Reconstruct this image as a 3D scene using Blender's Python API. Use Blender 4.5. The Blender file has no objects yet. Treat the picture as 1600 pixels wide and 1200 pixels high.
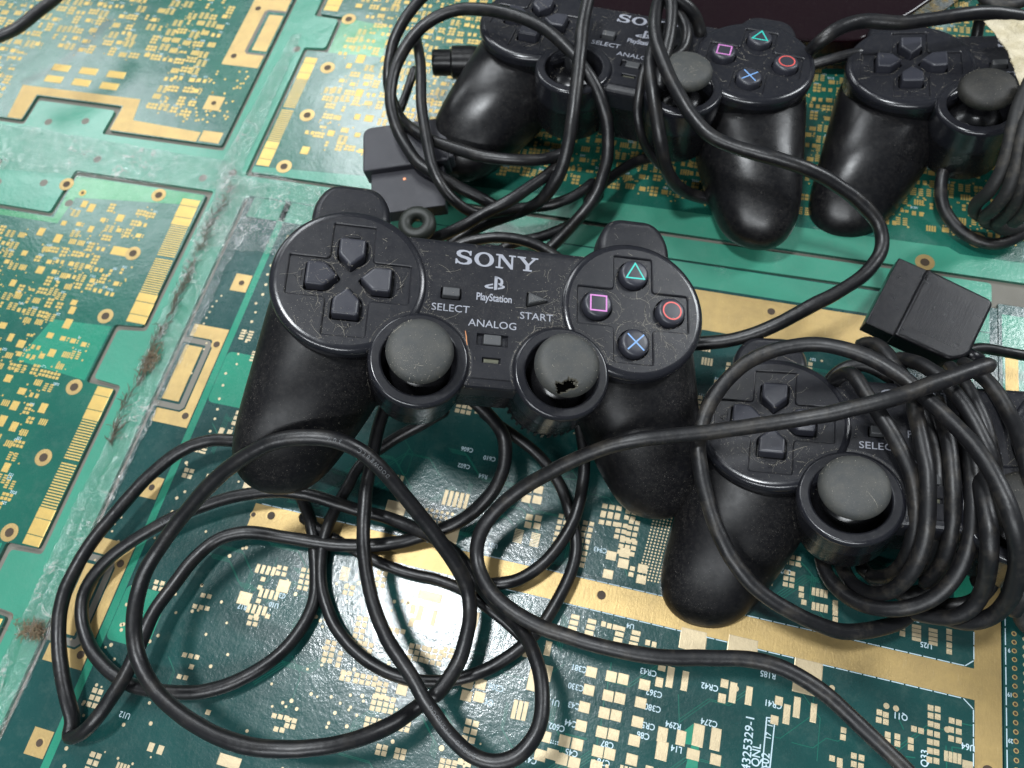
import bpy, bmesh, math, random
import numpy as np
from mathutils import Vector, Matrix, Euler, noise
from mathutils.bvhtree import BVHTree
random.seed(7); rnd = random.random
def U(a, b): return a + (b - a) * rnd()
S = bpy.context.scene; C = S.collection
S.unit_settings.system = 'METRIC'; S.unit_settings.scale_length = 0.01      # 1 unit = 1 cm

# ------------------------------------------------------------------ camera, lamps, exposure
H = 29.6; F = 1150.0
CR = Matrix(((0.96799164, -0.18130054, 0.17355778), (0.2349612, 0.89771383, -0.37269708), (-0.08823503, 0.401547, 0.91157807)))
cam = bpy.data.objects.new('camera', bpy.data.cameras.new('camera')); C.objects.link(cam); S.camera = cam
cam.matrix_world = Matrix.Translation((0, 0, H)) @ CR.to_4x4()
cam.data.sensor_width = 36; cam.data.lens = 36 * F / 1600; cam.data.clip_start = 0.5; cam.data.clip_end = 2000
cam.data.dof.use_dof = True; cam.data.dof.focus_distance = 25.0; cam.data.dof.aperture_fstop = 0.15
S.render.engine = 'CYCLES'
S.view_settings.view_transform = 'Standard'; S.view_settings.look = 'None'; S.view_settings.exposure = 0.38
w = bpy.data.worlds.new('World'); S.world = w; w.use_nodes = True
bgn = w.node_tree.nodes['Background']; bgn.inputs[0].default_value = (0.80, 0.90, 1.0, 1); bgn.inputs[1].default_value = 0.13
def lamp(name, loc, target, sx, sy, power, col=(0.93, 0.97, 1)):
    l = bpy.data.lights.new(name, 'AREA'); l.shape = 'RECTANGLE'; l.size = sx; l.size_y = sy; l.energy = power; l.color = col
    o = bpy.data.objects.new(name, l); C.objects.link(o); o.location = loc
    o.rotation_euler = (Vector(target) - Vector(loc)).to_track_quat('-Z', 'Y').to_euler()
lamp('ceiling_lamp', (-38.5, 13, 150), (-8, 8, 0), 17, 15, 120000)
lamp('ceiling_lamp', (-78, 125, 150), (0, 20, 0), 30, 90, 105000)
lamp('ceiling_lamp', (140, 130, 150), (0, 20, 0), 36, 90, 215000)
lamp('ceiling_lamp', (-190, 130, 150), (-20, 20, 0), 60, 60, 65000)
lamp('ceiling_lamp', (-15, -145, 150), (0, 10, 0), 150, 8, 230000)

# ------------------------------------------------------------------ helpers
def at(px, py, z=0.0):
    """point of the place seen at a pixel of the 1600x1200 photograph, at height z above the boards"""
    d = CR @ Vector(((px - 800) / F, -(py - 600) / F, -1.0))
    t = (z - H) / d.z
    return Vector((d.x * t, d.y * t, z))
def lnk(o, parent=None):
    C.objects.link(o)
    if parent: o.parent = parent
    return o
def mesh(name, v, f, mat=None, parent=None, smooth=False, angle=None):
    me = bpy.data.meshes.new(name); me.from_pydata([tuple(p) for p in v], [], f); me.update()
    if mat: me.materials.append(mat)
    if smooth: me.polygons.foreach_set('use_smooth', [True] * len(me.polygons))
    o = lnk(bpy.data.objects.new(name, me), parent)
    if angle is not None:
        me.polygons.foreach_set('use_smooth', [True] * len(me.polygons)); me.set_sharp_from_angle(angle=math.radians(angle))
        m = o.modifiers.new('w', 'WEIGHTED_NORMAL'); m.keep_sharp = True; m.weight = 100
    return o
def tag(o, label=None, cat=None, group=None, kind=None):
    if label: o['label'] = label
    if cat: o['category'] = cat
    if group: o['group'] = group
    if kind: o['kind'] = kind
    return o
def empty(name, loc=(0, 0, 0), rot=None):
    o = bpy.data.objects.new(name, None); C.objects.link(o); o.location = loc; o.empty_display_size = 0.5
    if rot: o.rotation_euler = rot
    return o
def realize(o):
    dg = bpy.context.evaluated_depsgraph_get(); dg.update()
    me = bpy.data.meshes.new_from_object(o.evaluated_get(dg)); return me
def lathe(prof, n=64, c=(0, 0)):
    v, f = [], []; rings = []
    for r, z in prof:
        if r < 1e-6: rings.append([len(v)]); v.append((c[0], c[1], z))
        else:
            rings.append(list(range(len(v), len(v) + n)))
            v += [(c[0] + r * math.cos(2 * math.pi * k / n), c[1] + r * math.sin(2 * math.pi * k / n), z) for k in range(n)]
    for a, b in zip(rings, rings[1:]):
        for k in range(n):
            k2 = (k + 1) % n
            if len(a) == 1 and len(b) == 1: continue
            if len(a) == 1: f.append((a[0], b[k2], b[k]))
            elif len(b) == 1: f.append((a[k], a[k2], b[0]))
            else: f.append((a[k], a[k2], b[k2], b[k]))
    return v, f
def join(*parts):
    v, f = [], []
    for a, b in parts:
        n = len(v); v += list(a); f += [tuple(i + n for i in q) for q in b]
    return v, f
def box(x0, x1, y0, y1, z0, z1):
    v = [(x, y, z) for z in (z0, z1) for x, y in ((x0, y0), (x1, y0), (x1, y1), (x0, y1))]
    return v, [(3, 2, 1, 0), (4, 5, 6, 7), (0, 1, 5, 4), (1, 2, 6, 5), (2, 3, 7, 6), (3, 0, 4, 7)]
def rotz(v, a, c=(0, 0), t=(0, 0)):
    ca, sa = math.cos(a), math.sin(a)
    return [(t[0] + c[0] + (x - c[0]) * ca - (y - c[1]) * sa, t[1] + c[1] + (x - c[0]) * sa + (y - c[1]) * ca, z) for x, y, z in v]
def rounded(pts, r, n=5):
    """2-D polygon with corners rounded (r number or list)"""
    out = []; N = len(pts)
    for i in range(N):
        p0, p1, p2 = Vector(pts[i - 1]), Vector(pts[i]), Vector(pts[(i + 1) % N]); rr = r[i] if isinstance(r, (list, tuple)) else r
        a = (p0 - p1); b = (p2 - p1); rr = min(rr, a.length * .49, b.length * .49)
        if rr < 1e-4: out.append(tuple(p1)); continue
        A = p1 + a.normalized() * rr; B = p1 + b.normalized() * rr
        for k in range(n + 1):
            t = k / n; out.append(tuple((1 - t) ** 2 * A + 2 * t * (1 - t) * p1 + t * t * B))
    return out
def plate(polys, z0, z1, bev=0.0, res=2):
    """(verts, faces) of 2-D outlines (first outer, rest holes) extruded z0..z1 with bevelled edges"""
    cu = bpy.data.curves.new('tmp', 'CURVE'); cu.dimensions = '2D'; cu.fill_mode = 'BOTH'
    for p in polys:
        s = cu.splines.new('POLY'); s.points.add(len(p) - 1); s.use_cyclic_u = True
        for q, (x, y) in zip(s.points, p): q.co = (x, y, 0, 1)
    h = (z1 - z0) / 2; cu.extrude = max(h - bev, 1e-4); cu.bevel_depth = bev; cu.bevel_resolution = res; cu.offset = -bev
    o = bpy.data.objects.new('tmp', cu); C.objects.link(o); me = realize(o); zc = (z0 + z1) / 2
    v = [(p.co.x, p.co.y, p.co.z + zc) for p in me.vertices]; f = [tuple(p.vertices) for p in me.polygons]
    bpy.data.objects.remove(o); bpy.data.curves.remove(cu); bpy.data.meshes.remove(me); return v, f
def circle(cx, cy, r, n=32): return [(cx + r * math.cos(2 * math.pi * k / n), cy + r * math.sin(2 * math.pi * k / n)) for k in range(n)]
def text(s, size, cx, cy, z, sx=1.0, rot=0.0, offset=0.0, spacing=1.0):
    cu = bpy.data.curves.new('tmp', 'FONT'); cu.body = s; cu.size = size; cu.align_x = 'CENTER'; cu.align_y = 'CENTER'
    cu.extrude = 0.002; cu.offset = offset; cu.resolution_u = 3; cu.space_character = spacing
    o = bpy.data.objects.new('tmp', cu); C.objects.link(o); me = realize(o)
    ca, sa = math.cos(rot), math.sin(rot)
    v = [(cx + p.co.x * sx * ca - p.co.y * sa, cy + p.co.x * sx * sa + p.co.y * ca, z + p.co.z) for p in me.vertices]
    f = [tuple(p.vertices) for p in me.polygons]
    bpy.data.objects.remove(o); bpy.data.curves.remove(cu); bpy.data.meshes.remove(me); return v, f
def boolean(v, f, cutters, bevel=0.0):
    a = mesh('tmp_a', v, f); tmp = [a]
    for cv, cf in cutters:
        b = mesh('tmp_b', cv, cf); bm = bmesh.new(); bm.from_mesh(b.data); bmesh.ops.recalc_face_normals(bm, faces=bm.faces); bm.to_mesh(b.data); bm.free()
        m = a.modifiers.new('b', 'BOOLEAN'); m.operation = 'DIFFERENCE'; m.solver = 'EXACT'; m.object = b; tmp.append(b)
    bm = bmesh.new(); bm.from_mesh(a.data); bmesh.ops.remove_doubles(bm, verts=bm.verts, dist=1e-5); bmesh.ops.recalc_face_normals(bm, faces=bm.faces); bm.to_mesh(a.data); bm.free()
    if bevel:
        m = a.modifiers.new('v', 'BEVEL'); m.width = bevel; m.segments = 2; m.limit_method = 'ANGLE'; m.angle_limit = math.radians(50)
    me = realize(a); vv = [tuple(p.co) for p in me.vertices]; ff = [tuple(p.vertices) for p in me.polygons]
    for o in tmp: bpy.data.objects.remove(o)
    bpy.data.meshes.remove(me); return vv, ff

from mathutils.geometry import tessellate_polygon
def fill(loops, z):
    pts = [[Vector((x, y, 0)) for x, y in l] for l in loops]; flat = [(p.x, p.y, z) for l in pts for p in l]; f = []
    for t in tessellate_polygon(pts):
        a, b, c = (Vector(flat[i]) for i in t); f.append(tuple(t) if (b - a).cross(c - a).z > 0 else tuple(t)[::-1])
    return flat, f
def strip(a, za, b, zb):
    """wall between two outlines of equal length (both counter-clockwise); a is the outer/upper one, b goes inwards/down"""
    n = len(a); v = [(x, y, za) for x, y in a] + [(x, y, zb) for x, y in b]; return v, [(i, (i + 1) % n, n + (i + 1) % n, n + i) for i in range(n)]
def inset(p, d):
    """counter-clockwise outline moved inwards by d"""
    n = len(p); area = sum(p[i][0] * p[(i + 1) % n][1] - p[(i + 1) % n][0] * p[i][1] for i in range(n)); s = 1 if area > 0 else -1; out = []
    for i in range(n):
        a, b, c = Vector(p[i - 1]), Vector(p[i]), Vector(p[(i + 1) % n]); d1 = (b - a).normalized(); d2 = (c - b).normalized()
        n1 = Vector((-d1.y, d1.x)) * s; n2 = Vector((-d2.y, d2.x)) * s; m = n1 + n2; k = m.length
        if k < 1e-6: out.append(tuple(b)); continue
        m /= k; out.append(tuple(b + m * (d / max(m.dot(n1), .35))))
    return out
def ccw(p):
    n = len(p); return p if sum(p[i][0] * p[(i + 1) % n][1] - p[(i + 1) % n][0] * p[i][1] for i in range(n)) > 0 else p[::-1]
# ------------------------------------------------------------------ materials
class NT:
    def __init__(s, name):
        s.m = bpy.data.materials.new(name); s.m.use_nodes = True; s.t = s.m.node_tree; s.b = s.t.nodes['Principled BSDF']; s.o = s.t.nodes['Material Output']
        s.tc = s.n('ShaderNodeTexCoord')
    def n(s, ty, **k):
        x = s.t.nodes.new(ty)
        for a, v in k.items():
            if hasattr(x, a): setattr(x, a, v)
            else: x.inputs[a].default_value = v
        return x
    def l(s, a, b): s.t.links.new(a, b)
    def noise(s, scale, detail=2, rough=.5, co='Object', dist=0):
        x = s.n('ShaderNodeTexNoise'); x.inputs['Scale'].default_value = scale; x.inputs['Detail'].default_value = detail; x.inputs['Roughness'].default_value = rough
        x.inputs['Distortion'].default_value = dist; s.l(s.tc.outputs[co], x.inputs['Vector']); return x.outputs['Fac']
    def ramp(s, fac, a, b, c0=(0, 0, 0, 1), c1=(1, 1, 1, 1)):
        x = s.n('ShaderNodeValToRGB'); x.color_ramp.elements[0].position = a; x.color_ramp.elements[1].position = b
        x.color_ramp.elements[0].color = c0; x.color_ramp.elements[1].color = c1; s.l(fac, x.inputs[0]); return x.outputs[0]
    def mix(s, fac, a, b):
        x = s.n('ShaderNodeMix', data_type='RGBA')
        for i, q in ((0, fac), (6, a), (7, b)):
            if isinstance(q, (int, float, tuple)): x.inputs[i].default_value = q
            else: s.l(q, x.inputs[i])
        return x.outputs[2]
    def math(s, op, a, b=0.0):
        x = s.n('ShaderNodeMath', operation=op)
        for i, q in ((0, a), (1, b)):
            if isinstance(q, (int, float)): x.inputs[i].default_value = q
            else: s.l(q, x.inputs[i])
        return x.outputs[0]
    def bump(s, h, strength, dist=0.05, prev=None):
        x = s.n('ShaderNodeBump'); x.inputs['Strength'].default_value = strength; x.inputs['Distance'].default_value = dist; s.l(h, x.inputs['Height'])
        if prev: s.l(prev, x.inputs['Normal'])
        return x.outputs['Normal']
    def set(s, **k):
        for a, v in k.items():
            a = a.replace('_', ' ')
            if isinstance(v, (int, float, tuple)): s.b.inputs[a].default_value = v
            else: s.l(v, s.b.inputs[a])
        return s
def col(*c): return (c[0], c[1], c[2], 1)

def plastic(name, base, rough, dusty=1.0, grain=0.35, spec=.5):
    t = NT(name)
    patch = t.ramp(t.noise(.55, 3), .38, .72)
    speck = t.ramp(t.noise(26, 3, .7), .655, .70)
    film = t.ramp(t.noise(5, 6, .75), .45, .85); sm = t.ramp(t.noise(9, 8, .85), .50, .78)
    m = t.math('MULTIPLY', t.math('ADD', t.math('MULTIPLY', speck, patch), t.math('ADD', t.math('MULTIPLY', film, .05), t.math('MULTIPLY', t.math('MULTIPLY', sm, patch), .16))), dusty)
    c = t.mix(m, col(*base), col(.27, .25, .22))
    r = t.math('ADD', t.math('MULTIPLY', t.noise(3, 4), .16), rough - .08)
    rr = t.math('ADD', r, t.math('MULTIPLY', m, .3))
    t.set(Base_Color=c, Roughness=rr, Specular_IOR_Level=spec)
    nn = t.bump(t.noise(60, 2), grain, .006); nn = t.bump(t.noise(1.4, 3), .10, .08, nn)
    t.l(nn, t.b.inputs['Normal']); return t.m
M_face = plastic('satin_black_plastic', (.009, .0095, .013), .34, .85, .5, .36)
M_grip = plastic('smooth_black_plastic', (.0035, .0035, .0045), .30, .9, .08, .32)
M_rim = plastic('worn_shiny_edge', (.009, .0095, .013), .22, .5, .2, .55)
M_gripm = plastic('matte_black_plastic', (.003, .003, .004), .40, 1.0, .10, .24)
M_side = plastic('gloss_black_plastic', (.005, .005, .006), .26, .15, .03)
M_btn = plastic('button_plastic', (.026, .027, .036), .36, .35, .4)
M_greybtn = plastic('grey_button', (.055, .057, .06), .5, .5, .4)
M_plug = plastic('plug_plastic', (.020, .020, .027), .5, .4, .5)
M_plugb = plastic('plug_black', (.004, .004, .006), .30, .8, .5, .35)
M_dark = plastic('dark_recess', (.004, .004, .004), .6, .6, .3)
def simple(name, c, rough=.5, metal=0.0, **k):
    t = NT(name); t.set(Base_Color=col(*c), Roughness=rough, Metallic=metal)
    for a, v in k.items(): t.b.inputs[a.replace('_', ' ')].default_value = v
    return t.m
def rubber(name, base, dirt=.4):
    t = NT(name); c = t.mix(t.math('MULTIPLY', t.ramp(t.noise(2.2, 6, .7), .35, .8), dirt), col(*base), col(.17, .15, .11))
    c = t.mix(t.math('MULTIPLY', t.ramp(t.noise(30, 3, .7), .64, .7), .5), c, col(.3, .28, .24))
    t.set(Base_Color=c, Roughness=.60); nn = t.bump(t.noise(40, 4, .7), .5, .012); nn = t.bump(t.noise(6, 4), .25, .03, nn); t.l(nn, t.b.inputs['Normal']); return t.m
M_cap = rubber('grey_rubber', (.034, .037, .037), .22)
M_capdark = rubber('dark_rubber', (.007, .007, .006), .12)
M_print = simple('white_print', (.27, .28, .32), .5)
M_printdim = simple('grey_print', (.30, .31, .34), .5)
M_cabletext = simple('cable_print', (.22, .23, .24), .5)
M_tri = simple('green_print', (.03, .50, .42), .4); M_sq = simple('pink_print', (.55, .20, .50), .4)
M_cir = simple('red_print', (.62, .09, .08), .4); M_x = simple('blue_print', (.17, .33, .62), .4)
M_led = simple('led_window', (.10, .10, .07), .35)
M_fibre = simple('dust_fibre', (.50, .46, .38), .9)
def cable_mat(name, base, rough, dirt):
    t = NT(name)
    d = t.math('MULTIPLY', t.ramp(t.noise(1.1, 5, .7), .5, .85), dirt)
    sp = t.math('MULTIPLY', t.ramp(t.noise(22, 3, .75), .68, .73), .35 + dirt)
    c = t.mix(t.math('MAXIMUM', d, sp), col(*base), col(.20, .17, .13))
    t.set(Base_Color=c, Roughness=t.math('ADD', t.math('MULTIPLY', t.noise(2, 4), .2), rough - .1), Specular_IOR_Level=.5)
    nn = t.bump(t.noise(2.2, 3), .35, .06); nn = t.bump(t.noise(30, 3), .2, .01, nn); t.l(nn, t.b.inputs['Normal']); return t.m
M_cable = cable_mat('black_cable', (.0045, .0045, .0055), .38, .10)
M_cabledusty = cable_mat('dusty_cable', (.006, .006, .007), .43, .26)
M_cablevery = cable_mat('very_dusty_cable', (.010, .010, .010), .6, .4)

def board_mat(name, c1, c2, rough=.24):
    t = NT(name)
    c = t.mix(t.ramp(t.noise(.22, 4, co='Object'), .35, .7), col(*c1), col(*c2))
    scr = t.n('ShaderNodeMapping'); scr.inputs['Rotation'].default_value = (0, 0, .35); scr.inputs['Scale'].default_value = (9, .55, 1); t.l(t.tc.outputs['Object'], scr.inputs[0])
    nz = t.n('ShaderNodeTexNoise'); nz.inputs['Scale'].default_value = 2.2; nz.inputs['Detail'].default_value = 5; nz.inputs['Roughness'].default_value = .8; t.l(scr.outputs[0], nz.inputs['Vector'])
    scratch = t.math('MULTIPLY', t.ramp(nz.outputs['Fac'], .66, .74), .16)
    c = t.mix(scratch, c, col(.35, .5, .45))
    c = t.mix(t.math('MULTIPLY', t.ramp(t.noise(1.3, 7, .8), .5, .9), .22), c, col(.20, .26, .22))
    t.set(Base_Color=c, Roughness=t.math('ADD', t.math('MULTIPLY', t.noise(.8, 5, .7), .25), rough - .1), Specular_IOR_Level=.5, Coat_Weight=.55, Coat_Roughness=.06)
    nn = t.bump(t.noise(.55, 2), .16, .18); nn = t.bump(t.noise(6, 4, .6), .42, .022, nn); nn = t.bump(nz.outputs['Fac'], .12, .02, nn)
    t.l(nn, t.b.inputs['Normal']); t.l(nn, t.b.inputs['Coat Normal']); return t.m
M_board = board_mat('green_solder_mask', (.006, .045, .043), (.009, .062, .057))
M_boardl = board_mat('left_solder_mask', (.008, .088, .066), (.014, .125, .085))
M_light = board_mat('light_green_mask', (.018, .20, .125), (.022, .24, .15))
M_bright = board_mat('bright_green_mask', (.022, .21, .085), (.03, .27, .10))
M_rail = board_mat('rail_green', (.04, .225, .15), (.045, .27, .18), .36)
def gold_mat(name, c1, c2, rough=.42, metal=.55):
    t = NT(name); c = t.mix(t.ramp(t.noise(1.0, 6, .7), .35, .75), col(*c1), col(*c2))
    mp = t.n('ShaderNodeMapping'); mp.inputs['Rotation'].default_value = (0, 0, .25); mp.inputs['Scale'].default_value = (7, .5, 1); t.l(t.tc.outputs['Object'], mp.inputs[0])
    nz = t.n('ShaderNodeTexNoise'); nz.inputs['Scale'].default_value = 2.5; nz.inputs['Detail'].default_value = 5; nz.inputs['Roughness'].default_value = .8; t.l(mp.outputs[0], nz.inputs['Vector'])
    c = t.mix(t.math('MULTIPLY', t.ramp(nz.outputs['Fac'], .6, .75), .5), c, col(.8, .7, .48))
    t.set(Base_Color=c, Metallic=metal, Roughness=rough); nn = t.bump(t.noise(9, 4, .6), .3, .02); nn = t.bump(nz.outputs['Fac'], .3, .02, nn); t.l(nn, t.b.inputs['Normal']); return t.m
M_gold = gold_mat('gold_plating', (.55, .39, .16), (.42, .30, .13))
M_pad = gold_mat('pale_pad_plating', (.60, .49, .31), (.47, .38, .24), .40, .45)
M_padl = gold_mat('yellow_pad_plating', (.66, .46, .14), (.55, .39, .13), .42, .45)
M_silk = simple('white_silkscreen', (.48, .62, .68), .5)
M_hole = simple('hole_depth_brown', (.06, .04, .025), .6, .2)  # dark brown stands in for the shaded depth of a hole
M_trace = simple('trace_green', (.010, .11, .08), .3)
M_under = plastic('grimy_underlay', (.16, .15, .125), .6, 1.5, .9)
M_dirt = simple('brown_dirt', (.17, .125, .075), .95)

# ------------------------------------------------------------------ cables
def spline(P, step=.16):
    P = [Vector(p) for p in P]; Q = [P[0] * 2 - P[1]] + P + [P[-1] * 2 - P[-2]]; out = []
    for i in range(1, len(Q) - 2):
        p0, p1, p2, p3 = Q[i - 1:i + 3]
        d = lambda a, b: max((b - a).length, 1e-4) ** .5
        t0 = 0; t1 = t0 + d(p0, p1); t2 = t1 + d(p1, p2); t3 = t2 + d(p2, p3); n = max(2, int((p2 - p1).length / step))
        for k in range(n):
            t = t1 + (t2 - t1) * k / n
            A1 = p0 * ((t1 - t) / (t1 - t0)) + p1 * ((t - t0) / (t1 - t0)); A2 = p1 * ((t2 - t) / (t2 - t1)) + p2 * ((t - t1) / (t2 - t1)); A3 = p2 * ((t3 - t) / (t3 - t2)) + p3 * ((t - t2) / (t3 - t2))
            B1 = A1 * ((t2 - t) / (t2 - t0)) + A2 * ((t - t0) / (t2 - t0)); B2 = A2 * ((t3 - t) / (t3 - t1)) + A3 * ((t - t1) / (t3 - t1))
            out.append(B1 * ((t2 - t) / (t2 - t1)) + B2 * ((t - t1) / (t2 - t1)))
    out.append(P[-1])
    for _ in range(3):
        out = [out[0]] + [(out[i - 1] + out[i] * 2 + out[i + 1]) / 4 for i in range(1, len(out) - 1)] + [out[-1]]
    return out
def tube(path, r, n=14, wob=.03):
    v, f = [], []; T = None; up = Vector((0, 0, 1)); sd = rnd() * 90
    prev = None
    for i, p in enumerate(path):
        t = (path[min(i + 1, len(path) - 1)] - path[max(i - 1, 0)]).normalized()
        if prev is None: nrm = t.orthogonal().normalized()
        else: nrm = (prev - t * prev.dot(t)).normalized()
        prev = nrm; b = t.cross(nrm)
        rr = r * (1 + wob * noise.noise(Vector((i * .12, sd, 0))))
        if i == 0 or i == len(path) - 1: rr *= .55
        for k in range(n):
            a = 2 * math.pi * k / n; v.append(p + (nrm * math.cos(a) + b * math.sin(a)) * rr)
    for i in range(len(path) - 1):
        for k in range(n): f.append((i * n + k, i * n + (k + 1) % n, (i + 1) * n + (k + 1) % n, (i + 1) * n + k))
    f.append(tuple(range(n))[::-1]); f.append(tuple(range(len(v) - n, len(v)))); return v, f
def cable(pts, label, r=.27, mat=None, group='black controller cables', cat='cable', name='cable'):
    P = spline([at(*p) for p in pts]); sd = rnd() * 50
    P = [p + Vector((noise.noise(Vector((i * .055, sd, 0))), noise.noise(Vector((i * .055, sd, 7))), .6 * noise.noise(Vector((i * .055, sd, 14))))) * .055 + Vector((noise.noise(Vector((i * .21, sd, 3))), noise.noise(Vector((i * .21, sd, 9))), 0)) * .016 for i, p in enumerate(P)]
    v, f = tube(P, r, 16, .07); c = sum(P, Vector()) / len(P); c.z = 0
    o = mesh(name, [p - c for p in v], f, mat or M_cable, smooth=True); o.location = c
    tag(o, label, cat, group); return o, P, r
def cable_print(cb, s, px, size, flip=False, mat=None):
    """small print along a cable, starting nearest to pixel px"""
    o, P, r = cb; tgt = min(range(len(P)), key=lambda i: (P[i] - at(px[0], px[1], P[i].z)).length)
    i = tgt; V, Fc = [], []; camp = Vector((0, 0, H))
    for ch in s:
        if i < 2 or i > len(P) - 3: break
        if ch != ' ':
            p = P[i]; t = (P[i + 1] - P[i - 1]).normalized() * (-1 if flip else 1); nrm = (camp - p); nrm = (nrm - t * nrm.dot(t)).normalized(); b = nrm.cross(t)
            v, f = text(ch, size, 0, 0, 0); n = len(V)
            for q in v:
                off = math.sqrt(max(r * r - q[1] * q[1], 0)) + .012
                V.append(p + t * q[0] + b * q[1] + nrm * off - o.location)
            Fc += [tuple(k + n for k in q) for q in f]
        d = 0
        while d < size * .72 and 1 < i < len(P) - 2:
            j = i + (-1 if flip else 1); d += (P[j] - P[i]).length; i = j
    if V: mesh('lettering', V, Fc, mat or M_cabletext, o)['kind'] = 'stuff'

# ------------------------------------------------------------------ boards (setting of the photograph: panels of bare circuit board)
NPAD = {}
unit = None
def pad(board, x, y, sx, sy, m=None, ang=0.0, z=0.0):
    """one gold pad as a part (10 px or larger in the photograph)"""
    global unit
    m = m or M_pad; k = m.name
    if k not in NPAD:
        v, f = box(-.5, .5, -.5, .5, 0, .008); bev = [(p[0] * (.94 if p[2] > 0 else 1), p[1] * (.94 if p[2] > 0 else 1), p[2]) for p in v]
        o = mesh('solder_pad', bev, f, m); NPAD[k] = o.data; bpy.data.objects.remove(o)
    o = lnk(bpy.data.objects.new('solder_pad', NPAD[k]), board); o.location = (x, y, z + U(0, .0022)); o.scale = (sx, sy, 1); o.rotation_euler = (0, 0, ang)
    return o
def ppad(board, px, py, sx, sy, m=None):
    p = at(px, py); return pad(board, p.x, p.y, sx, sy, m)
class Bits:
    """small stuff of one board collected into one mesh"""
    def __init__(s): s.v = []; s.f = []
    def rect(s, x, y, sx, sy, z=.0, h=.007, ang=0):
        h *= U(.82, 1.2); v, f = box(-sx / 2, sx / 2, -sy / 2, sy / 2, z, z + h); v = rotz(v, ang); n = len(s.v)
        s.v += [(p[0] + x, p[1] + y, p[2]) for p in v]; s.f += [tuple(i + n for i in q) for q in f[1:]]
    def disc(s, x, y, r, z=.0, h=.007, n=8):
        m = len(s.v); s.v += [(x + r * math.cos(k * 2 * math.pi / n), y + r * math.sin(k * 2 * math.pi / n), z + h) for k in range(n)]; s.v += [(x + r * 1.05 * math.cos(k * 2 * math.pi / n), y + r * 1.05 * math.sin(k * 2 * math.pi / n), z) for k in range(n)]
        s.f.append(tuple(range(m, m + n))); s.f += [(m + k, m + n + k, m + n + (k + 1) % n, m + (k + 1) % n) for k in range(n)]
    def line(s, a, b, w=.04, z=.0, h=.004):
        dx, dy = b[0] - a[0], b[1] - a[1]; s.rect((a[0] + b[0]) / 2, (a[1] + b[1]) / 2, math.hypot(dx, dy), w, z, h, math.atan2(dy, dx))
    def add(s, v, f): n = len(s.v); s.v += list(v); s.f += [tuple(i + n for i in q) for q in f]
    def build(s, name, mat, parent, kind='stuff'):
        if not s.v: return
        o = mesh(name, s.v, s.f, mat, parent)
        if kind: o['kind'] = kind
        return o
def inrect(x, y, rs, m=0.12):
    return any(a - m < x < b + m and c - m < y < d + m for a, b, c, d in rs)
def footprints(pads, dots, silk, region, avoid, dens, s=.22, cell=.95, white=.12):
    """random component footprints: pairs, grids and comb patterns of pads, with vias and tiny print"""
    x0, x1, y0, y1 = region; y = y0 + cell / 2
    while y < y1:
        x = x0 + cell / 2
        while x < x1:
            g = noise.noise(Vector((x * .16, y * .16, 3.3))) * .5 + .5
            if rnd() < dens * (0.45 + g) and not inrect(x, y, avoid, .45):
                k = rnd(); p = s * 1.28; cx = x + U(-.2, .2) * cell; cy = y + U(-.2, .2) * cell
                if k < .38:
                    nx, ny = random.choice(((2, 2), (3, 2), (2, 3), (2, 1), (1, 2), (2, 3), (3, 2)))
                    for i in range(nx):
                        for j in range(ny): pads.rect(cx + (i - (nx - 1) / 2) * p, cy + (j - (ny - 1) / 2) * p, s, s * .9)
                elif k < .58:
                    for sgn in (-1, 1):
                        for i in range(4): pads.rect(cx + sgn * s * .95, cy + (i - 1.5) * s * .72, s * 1.25, s * .45)
                elif k < .72:
                    for i in range(4): pads.rect(cx + (i - 1.5) * s * .7, cy, s * .5, s * 2.0)
                elif k < .85:
                    pads.rect(cx - s, cy, s * 1.15, s * 1.5); pads.rect(cx + s, cy, s * 1.15, s * 1.5)
                else:
                    pads.rect(cx, cy, s * 1.9, s * 1.6); pads.rect(cx + s * 1.7, cy + s * .4, s * .5, s * .5); pads.rect(cx + s * 1.7, cy - s * .4, s * .5, s * .5)
                for _ in range(random.randint(0, 3)):
                    vx, vy = cx + U(-.5, .5), cy + U(-.5, .5)
                    if not inrect(vx, vy, avoid, .08): dots.disc(vx, vy, U(.035, .06), 0, .006, 6)
                if rnd() < white:
                    wx, wy = cx + U(-.3, .3), cy + cell * .42
                    for i in range(random.randint(3, 4)):
                        for q in range(2): silk.rect(wx + i * .085, wy + (q - .5) * .075, U(.03, .055), U(.03, .06), 0, .003)
            x += cell
        y += cell
def ring_hole(board, x, y, ro, ri, pale=True, mat=None):
    g = tag(mesh('hole_ring', *ring(ro, ri), mat or M_gold, board, angle=40)); g.location = (x, y, 0)
    d = mesh('hole', *lathe([(ri, .0165), (ri * .75, .015), (ri * .55, .0145), (0, .0142)], 20), M_hole, board, smooth=True); d.location = (x, y, 0)  # disc on the surface, its dark colour imitates depth
    return g
def ring(ro, ri): return lathe([(ro, .004), (ro, .013), ((ro + ri) / 2, .016), (ri, .013), (ri, .004)], 32)
def slab(name, polys, z0, z1, mat, parent=None, bev=.0):
    v, f = plate(polys, z0, z1, bev); return mesh(name, v, f, mat, parent)
RT = math.pi                                     # the print on the boards reads upside down from the camera
def refdes(B, s, px, py, size=.34, rot=RT, sx=.9, world=False):
    p = (px, py) if world else at(px, py)
    B.add(*text(s, size, p[0], p[1], .003, sx, rot, .004))

ground = tag(slab('underlay', [[(-75, -22), (34, -22), (34, 75), (-75, 75)]], -.6, -.17, M_under), kind='structure')

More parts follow.
